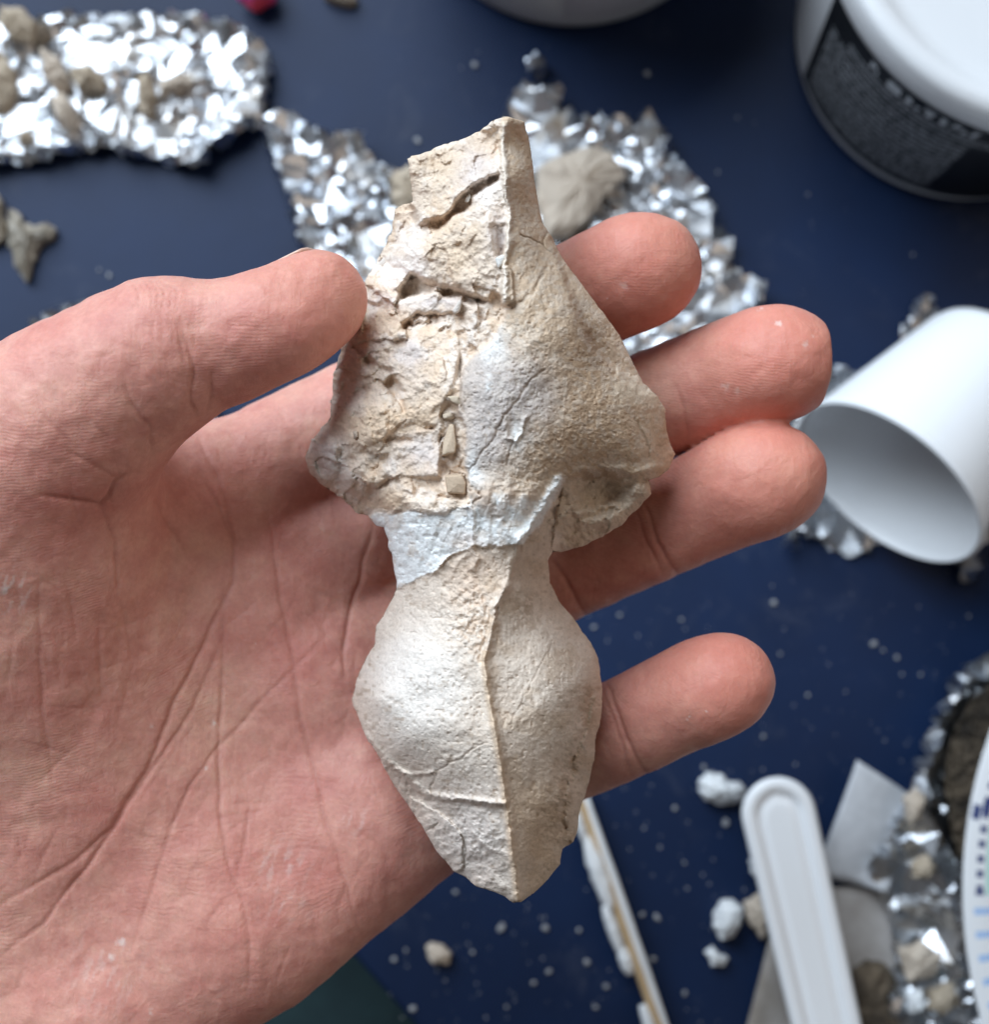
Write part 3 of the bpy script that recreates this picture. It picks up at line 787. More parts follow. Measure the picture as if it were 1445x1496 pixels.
    for k in range(7):
        x = 192+k*9; crease([(x, 408+abs(k-3)*1.5), (x+10+k, 425), (x+12, 450)], 3.2, .28, T_, rd=.1)
    for k in range(4): crease([(222+k*14, 462), (226+k*14, 500)], 3.2, .14, T_, rd=.05)
    # finger creases
    crease([(938,735),(946,748),(962,794),(990,840)], 5.5, .8, P_, rd=.9); crease([(926,745),(942,785),(968,838)], 5, .5, P_, rd=.7)
    crease([(800,810),(816,830),(860,905)], 6, .7, P_, rd=.8)
    crease([(885,995),(893,1012),(915,1078),(945,1128)], 5.5, .8, P_, rd=.9); crease([(880,1005),(898,1055),(925,1130)], 4.5, .4, P_, rd=.6)
    crease([(985,560),(1000,600),(1008,650)], 5, .3, P_, rd=.4)
    # random fine criss-cross lines
    rg = np.random.RandomState(12)
    for k in range(150):
        x, y = rg.uniform(20, 600), rg.uniform(800, 1440)
        if y > 1250 and x > 560-(y-1250): continue
        a = rg.choice([rg.normal(1.15, .3), rg.normal(2.1, .3), rg.normal(.2, .4)]); l = rg.uniform(25, 90)
        crease([(x, y), (x+math.cos(a)*l*.5+rg.normal(0, 4), y+math.sin(a)*l*.5), (x+math.cos(a)*l, y+math.sin(a)*l)], 4, rg.uniform(.06, .2), P_, rd=.2)
    for k in range(34):                                    # thenar wrinkles run up towards the thumb
        x, y = rg.uniform(0, 200), rg.uniform(640, 1000); a = rg.normal(1.45, .2); l = rg.uniform(40, 120)
        crease([(x, y), (x+math.cos(a)*l, y+math.sin(a)*l)], rg.uniform(3, 4.5), rg.uniform(.06, .18), None, rd=.12)
    soft = fbm(px, py, 70, 311, 3)*.35+fbm(px, py, 24, 312, 3)*.10
    V = V+N*(disp+soft*front)[:, None]
    # ---- colour masks: flushed tips, plaster dust
    tip = np.zeros(len(V))
    for ch, rr in ((index, 13), (middle, 14), (ring, 14), (pinky, 11)):
        c = L(ch[-1][:3]); tip = np.maximum(tip, np.exp(-(np.linalg.norm(V-c, axis=1)/rr)**2))
    tip = np.maximum(tip, .6*np.exp(-(np.linalg.norm(V-L((455,450,9)), axis=1)/11)**2))
    dust = np.zeros(len(V))
    def fleck(x, y, r, k=1.0): 
        g = np.exp(-((((px-x)+3*vnoise(px, py, 3.5, 331))**2+((py-y)+3*vnoise(px, py, 3.5, 332))**2)/(r*.75)**2)**2)*(front > .3); np.maximum(dust, g*k, out=dust)
    for (x, y, r, k) in ((1112,452,4,.8),(1138,471,5,.8),(1178,504,7,.5),(1190,490,3,.9),(1060,565,7,.45),(1078,572,6,.35),(912,418,7,.4),(313,1055,4,1),(302,1122,4,.7),(176,1376,8,.9),(162,1397,7,.8),(220,1478,5,.7),(1007,1047,2.5,1),(1032,1038,2.5,1),(370,940,3,.6),(224,1062,4,.6),(888,437,2,.9),(1040,660,2.5,.8)): fleck(x, y, r, k)
    pat = np.exp(-(((px-15)/26)**2+((py-862)/26)**2))+.45*np.exp(-(((px-410)/40)**2+((py-1265)/30)**2))+.35*np.exp(-(((px-520)/26)**2+((py-1200)/20)**2))+.3*np.exp(-(((px-420)/40)**2+((py-1330)/26)**2))+.3*np.exp(-(((px-150)/60)**2+((py-1420)/60)**2))
    streak = smooth01((vnoise(px+.35*py, (py-.35*px)*.25, 5, 321)-.15)*2.4)
    dust = np.maximum(dust, np.clip(pat*streak, 0, 1)*front)
    root = empty('hand', to_world(np.array([-60.0, -60.0, -40.0])))
    prop(root, 'bare left hand, palm up, dusted with plaster, cradling the fossil skull', 'hand')
    W = to_world(V)
    mesh_obj('skin', W, F, m_skin, root, True, {'crease': red, 'tip': tip, 'dust': dust})
    # ---- nails
    def nail(c, along, up, r, ln, spread, lab=None):
        along = along/np.linalg.norm(along); up = up-along*(up @ along); up /= np.linalg.norm(up); side = np.cross(along, up)
        vs = []; fs = []; nu, nv = 13, 13
        for lay in (0, 1):
            for i in range(nu):
                u = i/(nu-1)*2-1
                for j in range(nv):
                    v = j/(nv-1)
                    rad = r+.35-.45*lay-.9*max(0, .35-v)**2
                    an = math.radians(spread)*u
                    endc = (1-.32*abs(u)**2.2)
                    z = -ln*.62*(1-.15*u*u)+ln*v*endc*(1-.0)
                    sag = -.04*max(0, z)**1.6
                    vs.append(c+along*z+up*((rad+sag)*math.cos(an))+side*((rad)*math.sin(an)))
        o = nu*nv
        for i in range(nu-1):
            for j in range(nv-1):
                a = i*nv+j
                fs.append((a, a+1, a+nv+1, a+nv)); fs.append((o+a, o+a+nv, o+a+nv+1, o+a+1))
        for j in range(nv-1):
            a = j; fs.append((a, o+a, o+a+1, a+1)); a = (nu-1)*nv+j; fs.append((a, a+1, o+a+1, o+a))
        for i in range(nu-1):
            a = i*nv; fs.append((a, a+nv, o+a+nv, o+a)); a = i*nv+nv-1; fs.append((a, o+a, o+a+nv, a+nv))
        mesh_obj('fingernail', to_world(np.array(vs)), fs, m_nail, root, True)
    t1, t0 = L(thumb[-1][:3]), L(thumb[-3][:3])
    nail(t1-(t1-t0)*.10, t1-t0, np.array([.0, .74, -.67]), 6.95, 12.5, 52)
    for ch in (index, middle, ring, pinky):
        t1, t0 = L(ch[-1][:3]), L(ch[-2][:3])
        nail(t1, t1-t0, np.array([.25, .0, -1.0]), ch[-1][3]+.1, 11, 48)
    return root

m_skin, nt, b = new_mat('skin')
tc = nd(nt, 'ShaderNodeTexCoord').outputs['Object']
n1 = noise(nt, 48, 6, .68, tc); n2 = noise(nt, 260, 5, .6, tc); n3 = noise(nt, 1500, 3, .6, tc)
base = ramp(nt, [(.30, (.60, .25, .205)), (.50, (.67, .335, .27)), (.70, (.72, .425, .325))], n1.outputs['Fac'])
mot = ramp(nt, [(.34, (.87, .74, .73)), (.66, (1.08, 1.10, 1.06))], n2.outputs['Fac'])
c = mixc(nt, .65, base.outputs['Color'], mot.outputs['Color'], 'MULTIPLY')
fine = ramp(nt, [(.3, (.93, .90, .90)), (.7, (1.05, 1.05, 1.05))], n3.outputs['Fac'])
c = mixc(nt, .8, c, fine.outputs['Color'], 'MULTIPLY')
a_t = nd(nt, 'ShaderNodeAttribute', attribute_name='tip'); a_c = nd(nt, 'ShaderNodeAttribute', attribute_name='crease'); a_d = nd(nt, 'ShaderNodeAttribute', attribute_name='dust')
mt = nd(nt, 'ShaderNodeMath', operation='MULTIPLY'); mt.inputs[1].default_value = .8; nt.links.new(a_t.outputs['Fac'], mt.inputs[0])
c = mixc(nt, mt.outputs[0], c, (.66, .22, .15))
mc = nd(nt, 'ShaderNodeMath', operation='MULTIPLY'); mc.inputs[1].default_value = .45; nt.links.new(a_c.outputs['Fac'], mc.inputs[0])
c = mixc(nt, mc.outputs[0], c, (.40, .13, .095))
md_ = nd(nt, 'ShaderNodeMath', operation='MULTIPLY'); md_.inputs[1].default_value = .7; nt.links.new(a_d.outputs['Fac'], md_.inputs[0])
c = mixc(nt, md_.outputs[0], c, (.80, .70, .64))
nt.links.new(c, b.inputs['Base Color'])
b.inputs['Roughness'].default_value = .5
b.inputs['Specular IOR Level'].default_value = .34
b.inputs['Subsurface Weight'].default_value = .3
b.inputs['Subsurface Radius'].default_value = (1.0, .33, .18)
b.inputs['Subsurface Scale'].default_value = .0022
# friction ridges and skin cells
wv = nd(nt, 'ShaderNodeTexWave', wave_type='RINGS', i_Scale=700.0, i_Distortion=9.0, i_Detail=2.0); wv.inputs['Detail Scale'].default_value = .35
mp = nd(nt, 'ShaderNodeMapping'); mp.inputs['Location'].default_value = (.03, .02, .0); nt.links.new(tc, mp.inputs['Vector']); nt.links.new(mp.outputs[0], wv.inputs['Vector'])
vo = nd(nt, 'ShaderNodeTexVoronoi', feature='DISTANCE_TO_EDGE', i_Scale=900.0); nt.links.new(tc, vo.inputs['Vector'])
nb = noise(nt, 420, 6, .65, tc, .6)
p = bump(nt, b, vo.outputs['Distance'], .16, .00018)
rm = ramp(nt, [(.42, (0, 0, 0)), (.62, (1, 1, 1))], noise(nt, 75, 2, .5, tc).outputs['Fac'])
wm = mixc(nt, rm.outputs['Color'], (.5, .5, .5), wv.outputs['Color'])
p = bump(nt, b, wm, .16, .00012, p)
for rot, sx in ((.9, 1100), (2.2, 900), (1.6, 1300)):
    mq = nd(nt, 'ShaderNodeMapping'); mq.inputs['Rotation'].default_value = (0, 0, rot); mq.inputs['Scale'].default_value = (sx, sx*.09, sx*.3); nt.links.new(tc, mq.inputs['Vector'])
    p = bump(nt, b, noise(nt, 1.0, 3, .6, mq.outputs[0]).outputs['Fac'], .22, .00022, p)
p = bump(nt, b, nb.outputs['Fac'], .35, .0006, p)
m_nail = simple_mat('nail', (.62, .40, .31), (.70, .50, .40), 300, .35, .1, 900)
hand = build_hand()

# ================================================================== table and what lies on it
# (metres; heights in mm in table())
m_table, nt, b = new_mat('navy_table')
tc = nd(nt, 'ShaderNodeTexCoord').outputs['Object']
n1 = noise(nt, 9, 5, .6, tc); n2 = noise(nt, 120, 5, .7, tc)
r = ramp(nt, [(.3, (.0019, .0092, .034)), (.7, (.0032, .0175, .064))], n1.outputs['Fac'])
sm = ramp(nt, [(.56, (0, 0, 0)), (.80, (1, 1, 1))], noise(nt, 30, 9, .74, tc, 1.2).outputs['Fac'])
mm = nd(nt, 'ShaderNodeMath', operation='MULTIPLY'); mm.inputs[1].default_value = .22; nt.links.new(sm.outputs['Color'], mm.inputs[0])
nt.links.new(mixc(nt, mm.outputs[0], r.outputs['Color'], (.13, .14, .17)), b.inputs['Base Color'])
b.inputs['Roughness'].default_value = .55; b.inputs['Specular IOR Level'].default_value = .28
bump(nt, b, n2.outputs['Fac'], .2, .0003)

def edge_at(px, py): return table(px, py)
# the board ends along a slanting edge below the heel of the hand
e0, e1 = table(505, 1385), table(603, 1496)
dv = (e1-e0).normalized()
A, B = e0-dv*.75, e1+dv*.35
top = [(A.x, A.y), (B.x, B.y), (1.1, B.y), (1.1, 1.2), (A.x, 1.2)]
def prism(name, pts, z0, z1, mat, parent=None, loc=None, bevel=0):
    k = len(pts)
    V = [(x, y, z1) for x, y in pts]+[(x, y, z0) for x, y in pts]
    area = sum(pts[i][0]*pts[(i+1) % k][1]-pts[(i+1) % k][0]*pts[i][1] for i in range(k))
    F = [tuple(range(k)), tuple(range(2*k-1, k-1, -1))]+[(i, k+i, k+(i+1) % k, (i+1) % k) for i in range(k)]
    if area < 0: F = [f[::-1] for f in F]
    o = mesh_obj(name, V, F, mat, parent, False, loc=loc)
    if bevel:
        bv = o.modifiers.new('bevel', 'BEVEL'); bv.width = bevel; bv.segments = 3
    return o
t_ob = prism('table_top', top, -.025, 0, m_table, bevel=.002); prop(t_ob, kind='structure')

m_cloth = simple_mat('dark_teal_cloth', (.006, .020, .024), (.012, .034, .038), 60, .9, .6, 700)
def cloth():
    k = 60; V = []; F = []
    for i in range(k):
        for j in range(k):
            x = -.55+i/(k-1)*.75; y = -.75+j/(k-1)*.95
            z = -.14+.035*math.sin(x*9+1)*math.cos(y*7)+.006*math.sin(x*60+y*35)-.25*max(0, x+.02+(y+.2)*.3)**1
            V.append((x, y, z))
    for i in range(k-1):
        for j in range(k-1): F.append((i*k+j, (i+1)*k+j, (i+1)*k+j+1, i*k+j+1))
    n = len(V); V += [(x, y, z-.004) for x, y, z in V]
    F += [(a+n, d+n, c+n, b_+n) for a, b_, c, d in F]
    o = mesh_obj('cloth', [(x, y, z) for x, y, z in V], F, m_cloth, None, True)
    prop(o, 'dark teal cloth lying below the slanting table edge', 'cloth')
cloth()

# ---- foil ---------------------------------------------------------
m_foil, nt, b = new_mat('kitchen_foil')
tc = nd(nt, 'ShaderNodeTexCoord').outputs['Object']
nf = noise(nt, 70, 5, .65, tc)
fr = ramp(nt, [(.52, (.62, .64, .67)), (.76, (.40, .33, .25))], nf.outputs['Fac'])
nt.links.new(fr.outputs['Color'], b.inputs['Base Color'])
b.inputs['Metallic'].default_value = 1.0
dr = ramp(nt, [(.40, (.22, .22, .22)), (.75, (.50, .50, .50))], nf.outputs['Fac'])
nt.links.new(dr.outputs['Color'], b.inputs['Roughness'])
bump(nt, b, noise(nt, 160, 3, .5, tc, 1.5).outputs['Fac'], .22, .0012)

def foil(name, pix, spacing, relief, seed, label, z=0.6, rim=2.0, dome=None, group='pieces of crumpled foil on the table'):
    rg = np.random.RandomState(seed); spacing *= .62
    bd = []
    for i in range(len(pix)):
        a = table(*pix[i]); c = table(*pix[(i+1) % len(pix)])
        k = max(1, int((c-a).length*1000/(spacing*.8)))
        for j in range(k):
            q = a+(c-a)*(j/k); bd.append((q.x*1000+rg.normal(0, spacing*.22), q.y*1000+rg.normal(0, spacing*.22)))
    P = np.array(bd); lo, hi = P.min(0), P.max(0)
    npt = int((hi-lo).prod()/spacing**2*1.25)
    Q = lo+rg.rand(npt*2, 2)*(hi-lo)
    dens = smooth01(fbm(Q[:, 0], Q[:, 1], 11, seed+4, 3)*1.8+.5); Q = Q[rg.rand(len(Q)) < .06+.62*dens**2]
    ins = inside_poly(Q[:, 0], Q[:, 1], bd); Q = Q[ins]
    d, _, _ = seg_dist(Q[:, 0], Q[:, 1], bd+[bd[0]]); Q = Q[d > spacing*.4]
    pts = [Vector(p) for p in bd]+[Vector(p) for p in Q]
    nb_ = len(bd)
    res = delaunay_2d_cdt(pts, [(i, (i+1) % nb_) for i in range(nb_)], [], 1, 1e-4)
    vs, fs = res[0], res[2]
    xy = np.array([(v.x, v.y) for v in vs])
    dd, _, _ = seg_dist(xy[:, 0], xy[:, 1], bd+[bd[0]])
    wxy = xy+np.stack([fbm(xy[:, 0], xy[:, 1], 9, seed+2, 3), fbm(xy[:, 0], xy[:, 1], 9, seed+3, 3)], 1)*3.5
    fold = 1-np.abs(fbm(wxy[:, 0]+.5*wxy[:, 1], wxy[:, 1]*.6, 13, seed+5, 3, .6))*2.4
    fa, ea = facets(wxy[:, 0], wxy[:, 1]*.7, 7.5, seed+6); fb_, eb = facets(wxy[:, 0]*.8, wxy[:, 1], 3.4, seed+7)
    zz = z+relief*(.16*rg.rand(len(xy))+.6*np.clip(fold, 0, 1)+.55*fa+.28*fb_+.45*fbm(xy[:, 0], xy[:, 1], 30, seed+9, 2)+.75)
    zz += rim*np.exp(-(dd/4.0)**2)
    if dome is not None: zz += dome(xy)
    zz = np.maximum(zz, .3)
    zz = np.where(dd < .5, zz*rg.uniform(.2, 1, len(xy)), zz)
    W = np.stack([xy[:, 0], xy[:, 1], zz], 1)/1000
    ctr = np.array([*W[:, :2].mean(0), 0])
    o = mesh_obj(name, W, [tuple(f) for f in fs], m_foil, None, False, loc=ctr)
    sd = o.modifiers.new('thickness', 'SOLIDIFY'); sd.thickness = .00012
    prop(o, label, 'foil', group)
    def height(x, y):
        i = np.argmin((W[:, 0]-x)**2+(W[:, 1]-y)**2); return W[i, 2]*1000
    o['_'] = 0; del o['_']
    return height
h_tl = foil('foil_sheet', [(-60,30),(30,20),(60,38),(100,28),(160,36),(230,32),(300,30),(350,48),(390,72),(402,105),(393,155),(392,185),(360,205),(340,220),(312,228),(308,255),(265,252),(225,240),(190,236),(160,226),(110,232),(80,242),(20,248),(-60,250)], 3.0, 4.2, 3, 'flattened crumpled foil sheet with fossil scraps scattered on it', rim=2.5)
h_cl = foil('foil_sheet', [(388,200),(410,172),(440,182),(475,205),(505,210),(532,206),(548,240),(562,262),(600,262),(640,300),(640,420),(560,440),(470,430),(440,365),(425,300),(400,240)], 3.2, 5, 8, 'grey crumpled foil scrap behind the thumb tip, folded up along one edge', rim=4)
h_cr = foil('foil_sheet', [(742,165),(765,128),(785,140),(800,135),(818,140),(825,170),(870,185),(905,178),(950,182),(975,215),(990,245),(1020,280),(1045,320),(1065,355),(1072,400),(1112,425),(1105,460),(1050,500),(990,540),(900,560),(760,520),(690,430),(680,300)], 3.0, 5, 15, 'large crumpled foil sheet with a flat beige fossil piece on it, behind the index fingertip', rim=4)
h_lf = foil('foil_ball', [(42,505),(70,470),(110,447),(150,445),(200,480),(230,560),(330,600),(350,660),(220,690),(100,600),(50,560)], 3.2, 6, 23, 'foil scrap mostly hidden under the thumb', rim=2)
def under_cup(xy):
    a = np.array(table(1292, 708, 10))[:2]*1000; c_ = np.array(table(1500, 480, 10))[:2]*1000
    d_, _, _ = seg_dist(xy[:, 0], xy[:, 1], [tuple(a), tuple(c_)])
    return -12*np.exp(-(d_/24)**4)
h_cu = foil('foil_sheet', [(1150,560),(1210,535),(1250,545),(1310,510),(1318,480),(1335,440),(1360,435),(1365,470),(1400,500),(1480,520),(1500,780),(1440,790),(1420,850),(1400,850),(1385,810),(1340,790),(1290,790),(1250,812),(1215,808),(1195,785),(1165,785),(1160,805),(1140,800),(1142,770),(1170,740),(1150,650)], 3.2, 5, 31, 'torn crumpled foil lying under the white cup', rim=1, dome=under_cup)
foil('foil_ball', [(768,92),(780,86),(794,95),(797,112),(788,124),(772,118)], 2.2, 5, 37, 'tiny crumpled foil bit beside the pointed foil corner', rim=1)
def bowl(xy):
    c = np.array(table(1458, 1150))[:2]*1000
    r = np.hypot((xy[:, 0]-c[0])/25, (xy[:, 1]-c[1])/40)
    return 7*np.exp(-((r-1.12)/.25)**2)-5*np.exp(-(r/.75)**4)
h_ry = foil('foil_tray', [(1445,950),(1420,958),(1400,970),(1375,985),(1368,1010),(1350,1050),(1340,1090),(1322,1110),(1310,1150),(1290,1185),(1275,1215),(1255,1255),(1265,1290),(1285,1310),(1295,1350),(1300,1400),(1280,1450),(1290,1520),(1300,1580),(1560,1600),(1600,1200),(1560,950)], 3.2, 5, 43, 'deep crumpled foil tray holding dark crumbly sediment, half under the patterned plate', rim=4, dome=bowl)

# ---- rock and bone pieces ------------------------------------------
m_frag = simple_mat('bone_fragment', (.34, .27, .195), (.50, .42, .32), 90, .8, .6, 700, bdist=.0006)
m_frag2 = simple_mat('pale_fragment', (.47, .39, .31), (.56, .48, .39), 60, .75, .4, 600, bdist=.0005)
m_dark = simple_mat('dark_fragment', (.16, .125, .09), (.30, .24, .18), 90, .85, .7, 600, bdist=.0008)
m_white = simple_mat('plaster_lump', (.66, .68, .69), (.76, .77, .77), 120, .7, .5, 500, bdist=.0006)
m_sed = simple_mat('sediment', (.02, .015, .011), (.16, .12, .08), 130, .95, .9, 500, bdist=.002)
def slab(name, pix, thick, z, mat, seed, label, cat, group=None, tilt=0, dome=.35):
    """a chunky flake with this outline, lying at height z (mm)"""
    rg = np.random.RandomState(seed)
    ctr = table(np.mean([p[0] for p in pix]), np.mean([p[1] for p in pix]), z)
    P = [table(px, py, z)-ctr for px, py in pix]
    # densify and roughen the outline
    Q = []
    for i in range(len(P)):
        a, c = P[i], P[(i+1) % len(P)]
        for j in range(3):
            q = a+(c-a)*(j/3); Q.append((q.x*1000+rg.normal(0, .22), q.y*1000+rg.normal(0, .22)))
    k = len(Q); V = []; F = []
    rings = [(1.0, 0.0), (1.04, .35), (.99, .72), (.86, .95), (.55, 1+dome*.6), (.25, 1+dome)]
    for s_, t in rings:
        for (x, y) in Q: V.append((x*s_+rg.normal(0, .12), y*s_+rg.normal(0, .12), t*thick+rg.normal(0, .10*thick)*(t > .1)+x*tilt*t))
    V.append((0, 0, thick*(1+dome)))
    for m_ in range(len(rings)-1):
        for i in range(k):
            j = (i+1) % k; F.append((m_*k+i, m_*k+j, (m_+1)*k+j, (m_+1)*k+i))
    for i in range(k): F.append(((len(rings)-1)*k+i, (len(rings)-1)*k+(i+1) % k, len(rings)*k))
    F.append(tuple(range(k-1, -1, -1)))
    ar = sum(Q[i][0]*Q[(i+1) % k][1]-Q[(i+1) % k][0]*Q[i][1] for i in range(k))
    if ar < 0: F = [f[::-1] for f in F]
    W = np.array(V)/1000+np.array(ctr)
    o = mesh_obj(name, W, F, mat, None, False, loc=ctr)
    prop(o, label, cat, group)
    return o
G = 'fossil scraps on the foil sheet'
def on(hf, px, py): 
    p = table(px, py); return hf(p.x, p.y)
for i, (pix, th, mt_, lab) in enumerate([
    ([(8,18),(40,20),(62,45),(50,68),(20,62),(4,40)], 5, m_frag, 'brown fossil scrap at the far corner of the foil sheet'),
    ([(-30,85),(5,82),(28,112),(30,150),(12,172),(-30,178)], 6, m_frag, 'largest brown fossil lump on the foil sheet'),
    ([(62,75),(90,92),(108,130),(88,142),(70,120)], 5, m_frag2, 'long pale fossil scrap beside the foil crease'),
    ([(108,108),(140,104),(160,122),(150,140),(118,138)], 5, m_frag, 'rounded grey brown fossil scrap between two pale ones'),
    ([(80,148),(100,142),(118,178),(110,198),(90,190)], 5, m_frag2, 'upright pale fossil scrap near the foil edge'),
    ([(205,120),(222,114),(232,150),(222,178),(206,170)], 5, m_frag, 'tall grey fossil scrap standing among foil wrinkles'),
    ([(236,130),(270,115),(282,130),(262,142),(240,150)], 5, m_frag2, 'slanting pale fossil splinter on the foil sheet'),
    ([(30,200),(48,196),(50,212),(32,215)], 3, m_frag, 'small brown fossil crumb by the folded foil edge'),
    ([(50,48),(74,40),(78,62),(58,72)], 3.5, m_dark, 'dark brown chip leaning on a fossil scrap')]):
    cx, cy = np.mean(pix, 0)
    slab('fossil_fragment', pix, th, on(h_tl, cx, cy)-.5, mt_, 50+i, lab, 'fossil', G)
slab('fossil_fragment', [(788,250),(820,232),(862,220),(888,228),(906,250),(905,268),(880,290),(862,318),(830,345),(800,350),(785,300)], 5, on(h_cr, 850, 270)+3, m_frag2, 71, 'flat beige fossil plate on the large foil sheet', 'fossil')
slab('fossil_fragment', [(575,262),(596,250),(625,250),(630,300),(612,340),(590,330),(572,300)], 6, on(h_cl, 590, 290)+2, m_frag, 72, 'brown fossil chunk on the folded foil scrap', 'fossil')
slab('fossil_fragment', [(1086,1318),(1112,1300),(1128,1310),(1132,1345),(1110,1368),(1096,1350)], 4, .2, m_frag2, 73, 'tan fossil chip touching the white plastic handle', 'fossil')
slab('fossil_fragment', [(472,-8),(500,-10),(522,0),(518,12),(490,8),(478,5)], 4, .2, m_frag, 74, 'little brown crumb heap behind the foil, next to the pink ball', 'fossil')
# shark teeth
def tooth(c, pts, z, lab, seed):
    o = slab('shark_tooth', pts, 3.2, z, m_tooth, seed, lab, 'shark tooth', 'fossil shark teeth', dome=.6)
    bv = o.modifiers.new('round', 'BEVEL'); bv.width = .0006; bv.segments = 2
m_tooth = simple_mat('tooth_enamel', (.17, .15, .12), (.36, .31, .24), 120, .4, .3, 500)
tooth(0, [(18,308),(30,312),(38,328),(52,334),(70,328),(84,338),(80,352),(66,358),(56,372),(48,396),(44,414),(36,408),(24,388),(18,362),(16,335)], .3, 'grey hooked fossil shark tooth with a forked root', 81)
tooth(0, [(-22,290),(-2,286),(6,300),(8,318),(14,328),(10,352),(-8,362),(-25,350)], .3, 'blunt brown fossil shark tooth next to the hooked tooth', 82)

# ---- plaster lumps -------------------------------------------------
slab('plaster_lump', [(1020,1140),(1032,1129),(1050,1130),(1060,1140),(1078,1142),(1087,1156),(1078,1170),(1055,1174),(1030,1168),(1020,1155)], 5, .2, m_white, 91, 'double white plaster lump above the plastic handle end', 'plaster lump', 'white plaster lumps', dome=.5)
slab('plaster_lump', [(1042,1330),(1052,1314),(1070,1312),(1083,1325),(1080,1348),(1066,1366),(1050,1368),(1042,1350)], 5, .2, m_white, 92, 'oval white plaster lump beside the tan chip', 'plaster lump', 'white plaster lumps', dome=.5)
slab('plaster_lump', [(1092,1258),(1104,1244),(1118,1248),(1118,1272),(1100,1276)], 4, .2, m_white, 93, 'small white plaster lump half under the plastic handle', 'plaster lump', 'white plaster lumps', dome=.4)
slab('plaster_lump', [(622,1384),(632,1376),(648,1380),(660,1392),(656,1404),(640,1406),(628,1400)], 3, .2, m_frag2, 94, 'cream plaster lump by the slanting table edge', 'plaster lump', 'white plaster lumps', dome=.4)
slab('plaster_lump', [(1030,1388),(1040,1382),(1048,1392),(1062,1396),(1056,1408),(1040,1406)], 2.5, .2, m_white, 95, 'star shaped white plaster crumb below the oval lump', 'plaster lump', 'white plaster lumps', dome=.4)

# crumbs: counted one by one
m_crumb = simple_mat('crumb', (.20, .21, .23), (.50, .50, .50), 200, .8, .3, 900)
crumb_meshes = []
for k in range(5):
    bm = bmesh.new(); bmesh.ops.create_icosphere(bm, subdivisions=1, radius=.001)
    rg = np.random.RandomState(500+k)
    for v in bm.verts: v.co *= rg.uniform(.7, 1.25); v.co.z = v.co.z*.55+.0005
    me = bpy.data.meshes.new('crumb'); bm.to_mesh(me); bm.free(); me.materials.append(m_crumb); crumb_meshes.append(me)
CR = [(905,898,2.3),(868,916,1.6),(945,110,1.6),(693,96,1.8),(610,206,1.9),(1180,285,1.2),(665,1302,2.0),(733,1353,1.7),(797,1355,1.7),(690,1390,1.4),(684,1378,1.2),(593,1388,1.3),(575,1400,1.2),(603,1472,1.8),(802,1418,1.6),(790,1340,1.1),(846,1358,2.0),(960,1340,1.3),(938,1335,1.2),(1130,880,2.0),(1128,856,1.3),(995,905,1.4),(1060,1200,1.9),(1028,1120,1.3),(1005,1000,1.2),(1140,955,1.4),(1290,950,1.6),(1275,940,1.3),(1310,960,1.1),(1115,1075,1.4),(1235,1010,1.3),(1345,985,1.2),(858,1405,1.4),(885,1440,1.5),(870,1470,1.3),(1415,900,1.6),(145,395,1.4),(160,402,1.0),(780,1435,1.2),(740,1470,1.1),(700,1450,1.0),(1000,1260,1.2),(985,1180,1.1),(1180,1015,1.0),(1085,1180,1.3),(1042,1255,1.0),(920,1240,.9),(955,1400,1.2),(1000,1450,1.2)]
for i, (px, py, s_) in enumerate(CR):
    o = bpy.data.objects.new('plaster_crumb', crumb_meshes[i % 5]); COL.objects.link(o)
    s_ *= (.55, 1.15, .8, .65, 1.0)[(i*13) % 5]; o.location = table(px, py, .1); o.scale = (s_*.62, s_*(.5+.45*((i*37) % 10)/10), s_*.55); o.rotation_euler = (0, 0, i*1.7)
    prop(o, 'tiny white plaster crumb lying loose on the navy table', 'crumb', 'plaster crumbs on the table')
# plaster dust nobody could count
rg = np.random.RandomState(77); V = []; F = []
for k in range(700):
    px = rg.uniform(560, 1430); py = rg.uniform(860, 1500) if rg.rand() < .82 else rg.uniform(20, 860)
    p = table(px, py, .05); s_ = abs(rg.normal(0, .00016))+.00008; a = rg.uniform(0, 6.3); n0 = len(V)
    for q in range(4): V.append((p.x+s_*math.cos(a+q*1.57)*rg.uniform(.5, 1.5), p.y+s_*math.sin(a+q*1.57)*rg.uniform(.5, 1.5), p.z))
    V.append((p.x, p.y, p.z+s_*.6))
    for q in range(4): F.append((n0+q, n0+(q+1) % 4, n0+4))
o = mesh_obj('plaster_dust', V, F, m_crumb, None, False); prop(o, 'fine pale plaster dust scattered over the navy table', 'dust', kind='stuff')

# ---- tubs ----------------------------------------------------------
def lathe(name, prof, c, mat, parent=None, seg=96, a0=0, a1=2*math.pi, uv=False):
    full = abs(a1-a0-2*math.pi) < 1e-6; V = []; F = []; k = len(prof); m_ = seg if full else seg+1
    for i in range(m_):
        a = a0+(a1-a0)*i/seg
        for r_, z in prof: V.append((c[0]+r_*math.cos(a), c[1]+r_*math.sin(a), c[2]+z))
    for i in range(seg):
        j = (i+1) % m_
        for q in range(k-1): F.append((i*k+q, j*k+q, j*k+q+1, i*k+q+1))
    o = mesh_obj(name, V, F, mat, parent, True)
    if uv:
        me = o.data; ul = me.uv_layers.new(name='UVMap')
        zz = [p[1] for p in prof]
        for poly in me.polygons:
            for li in poly.loop_indices:
                vi = me.loops[li].vertex_index; i, q = divmod(vi, k)
                ul.data[li].uv = (i/seg, (zz[q]-zz[0])/(zz[-1]-zz[0]))
    return o
m_tub = simple_mat('white_plastic', (.70, .72, .74), (.74, .75, .76), 8, .35, 0, sss=.15)
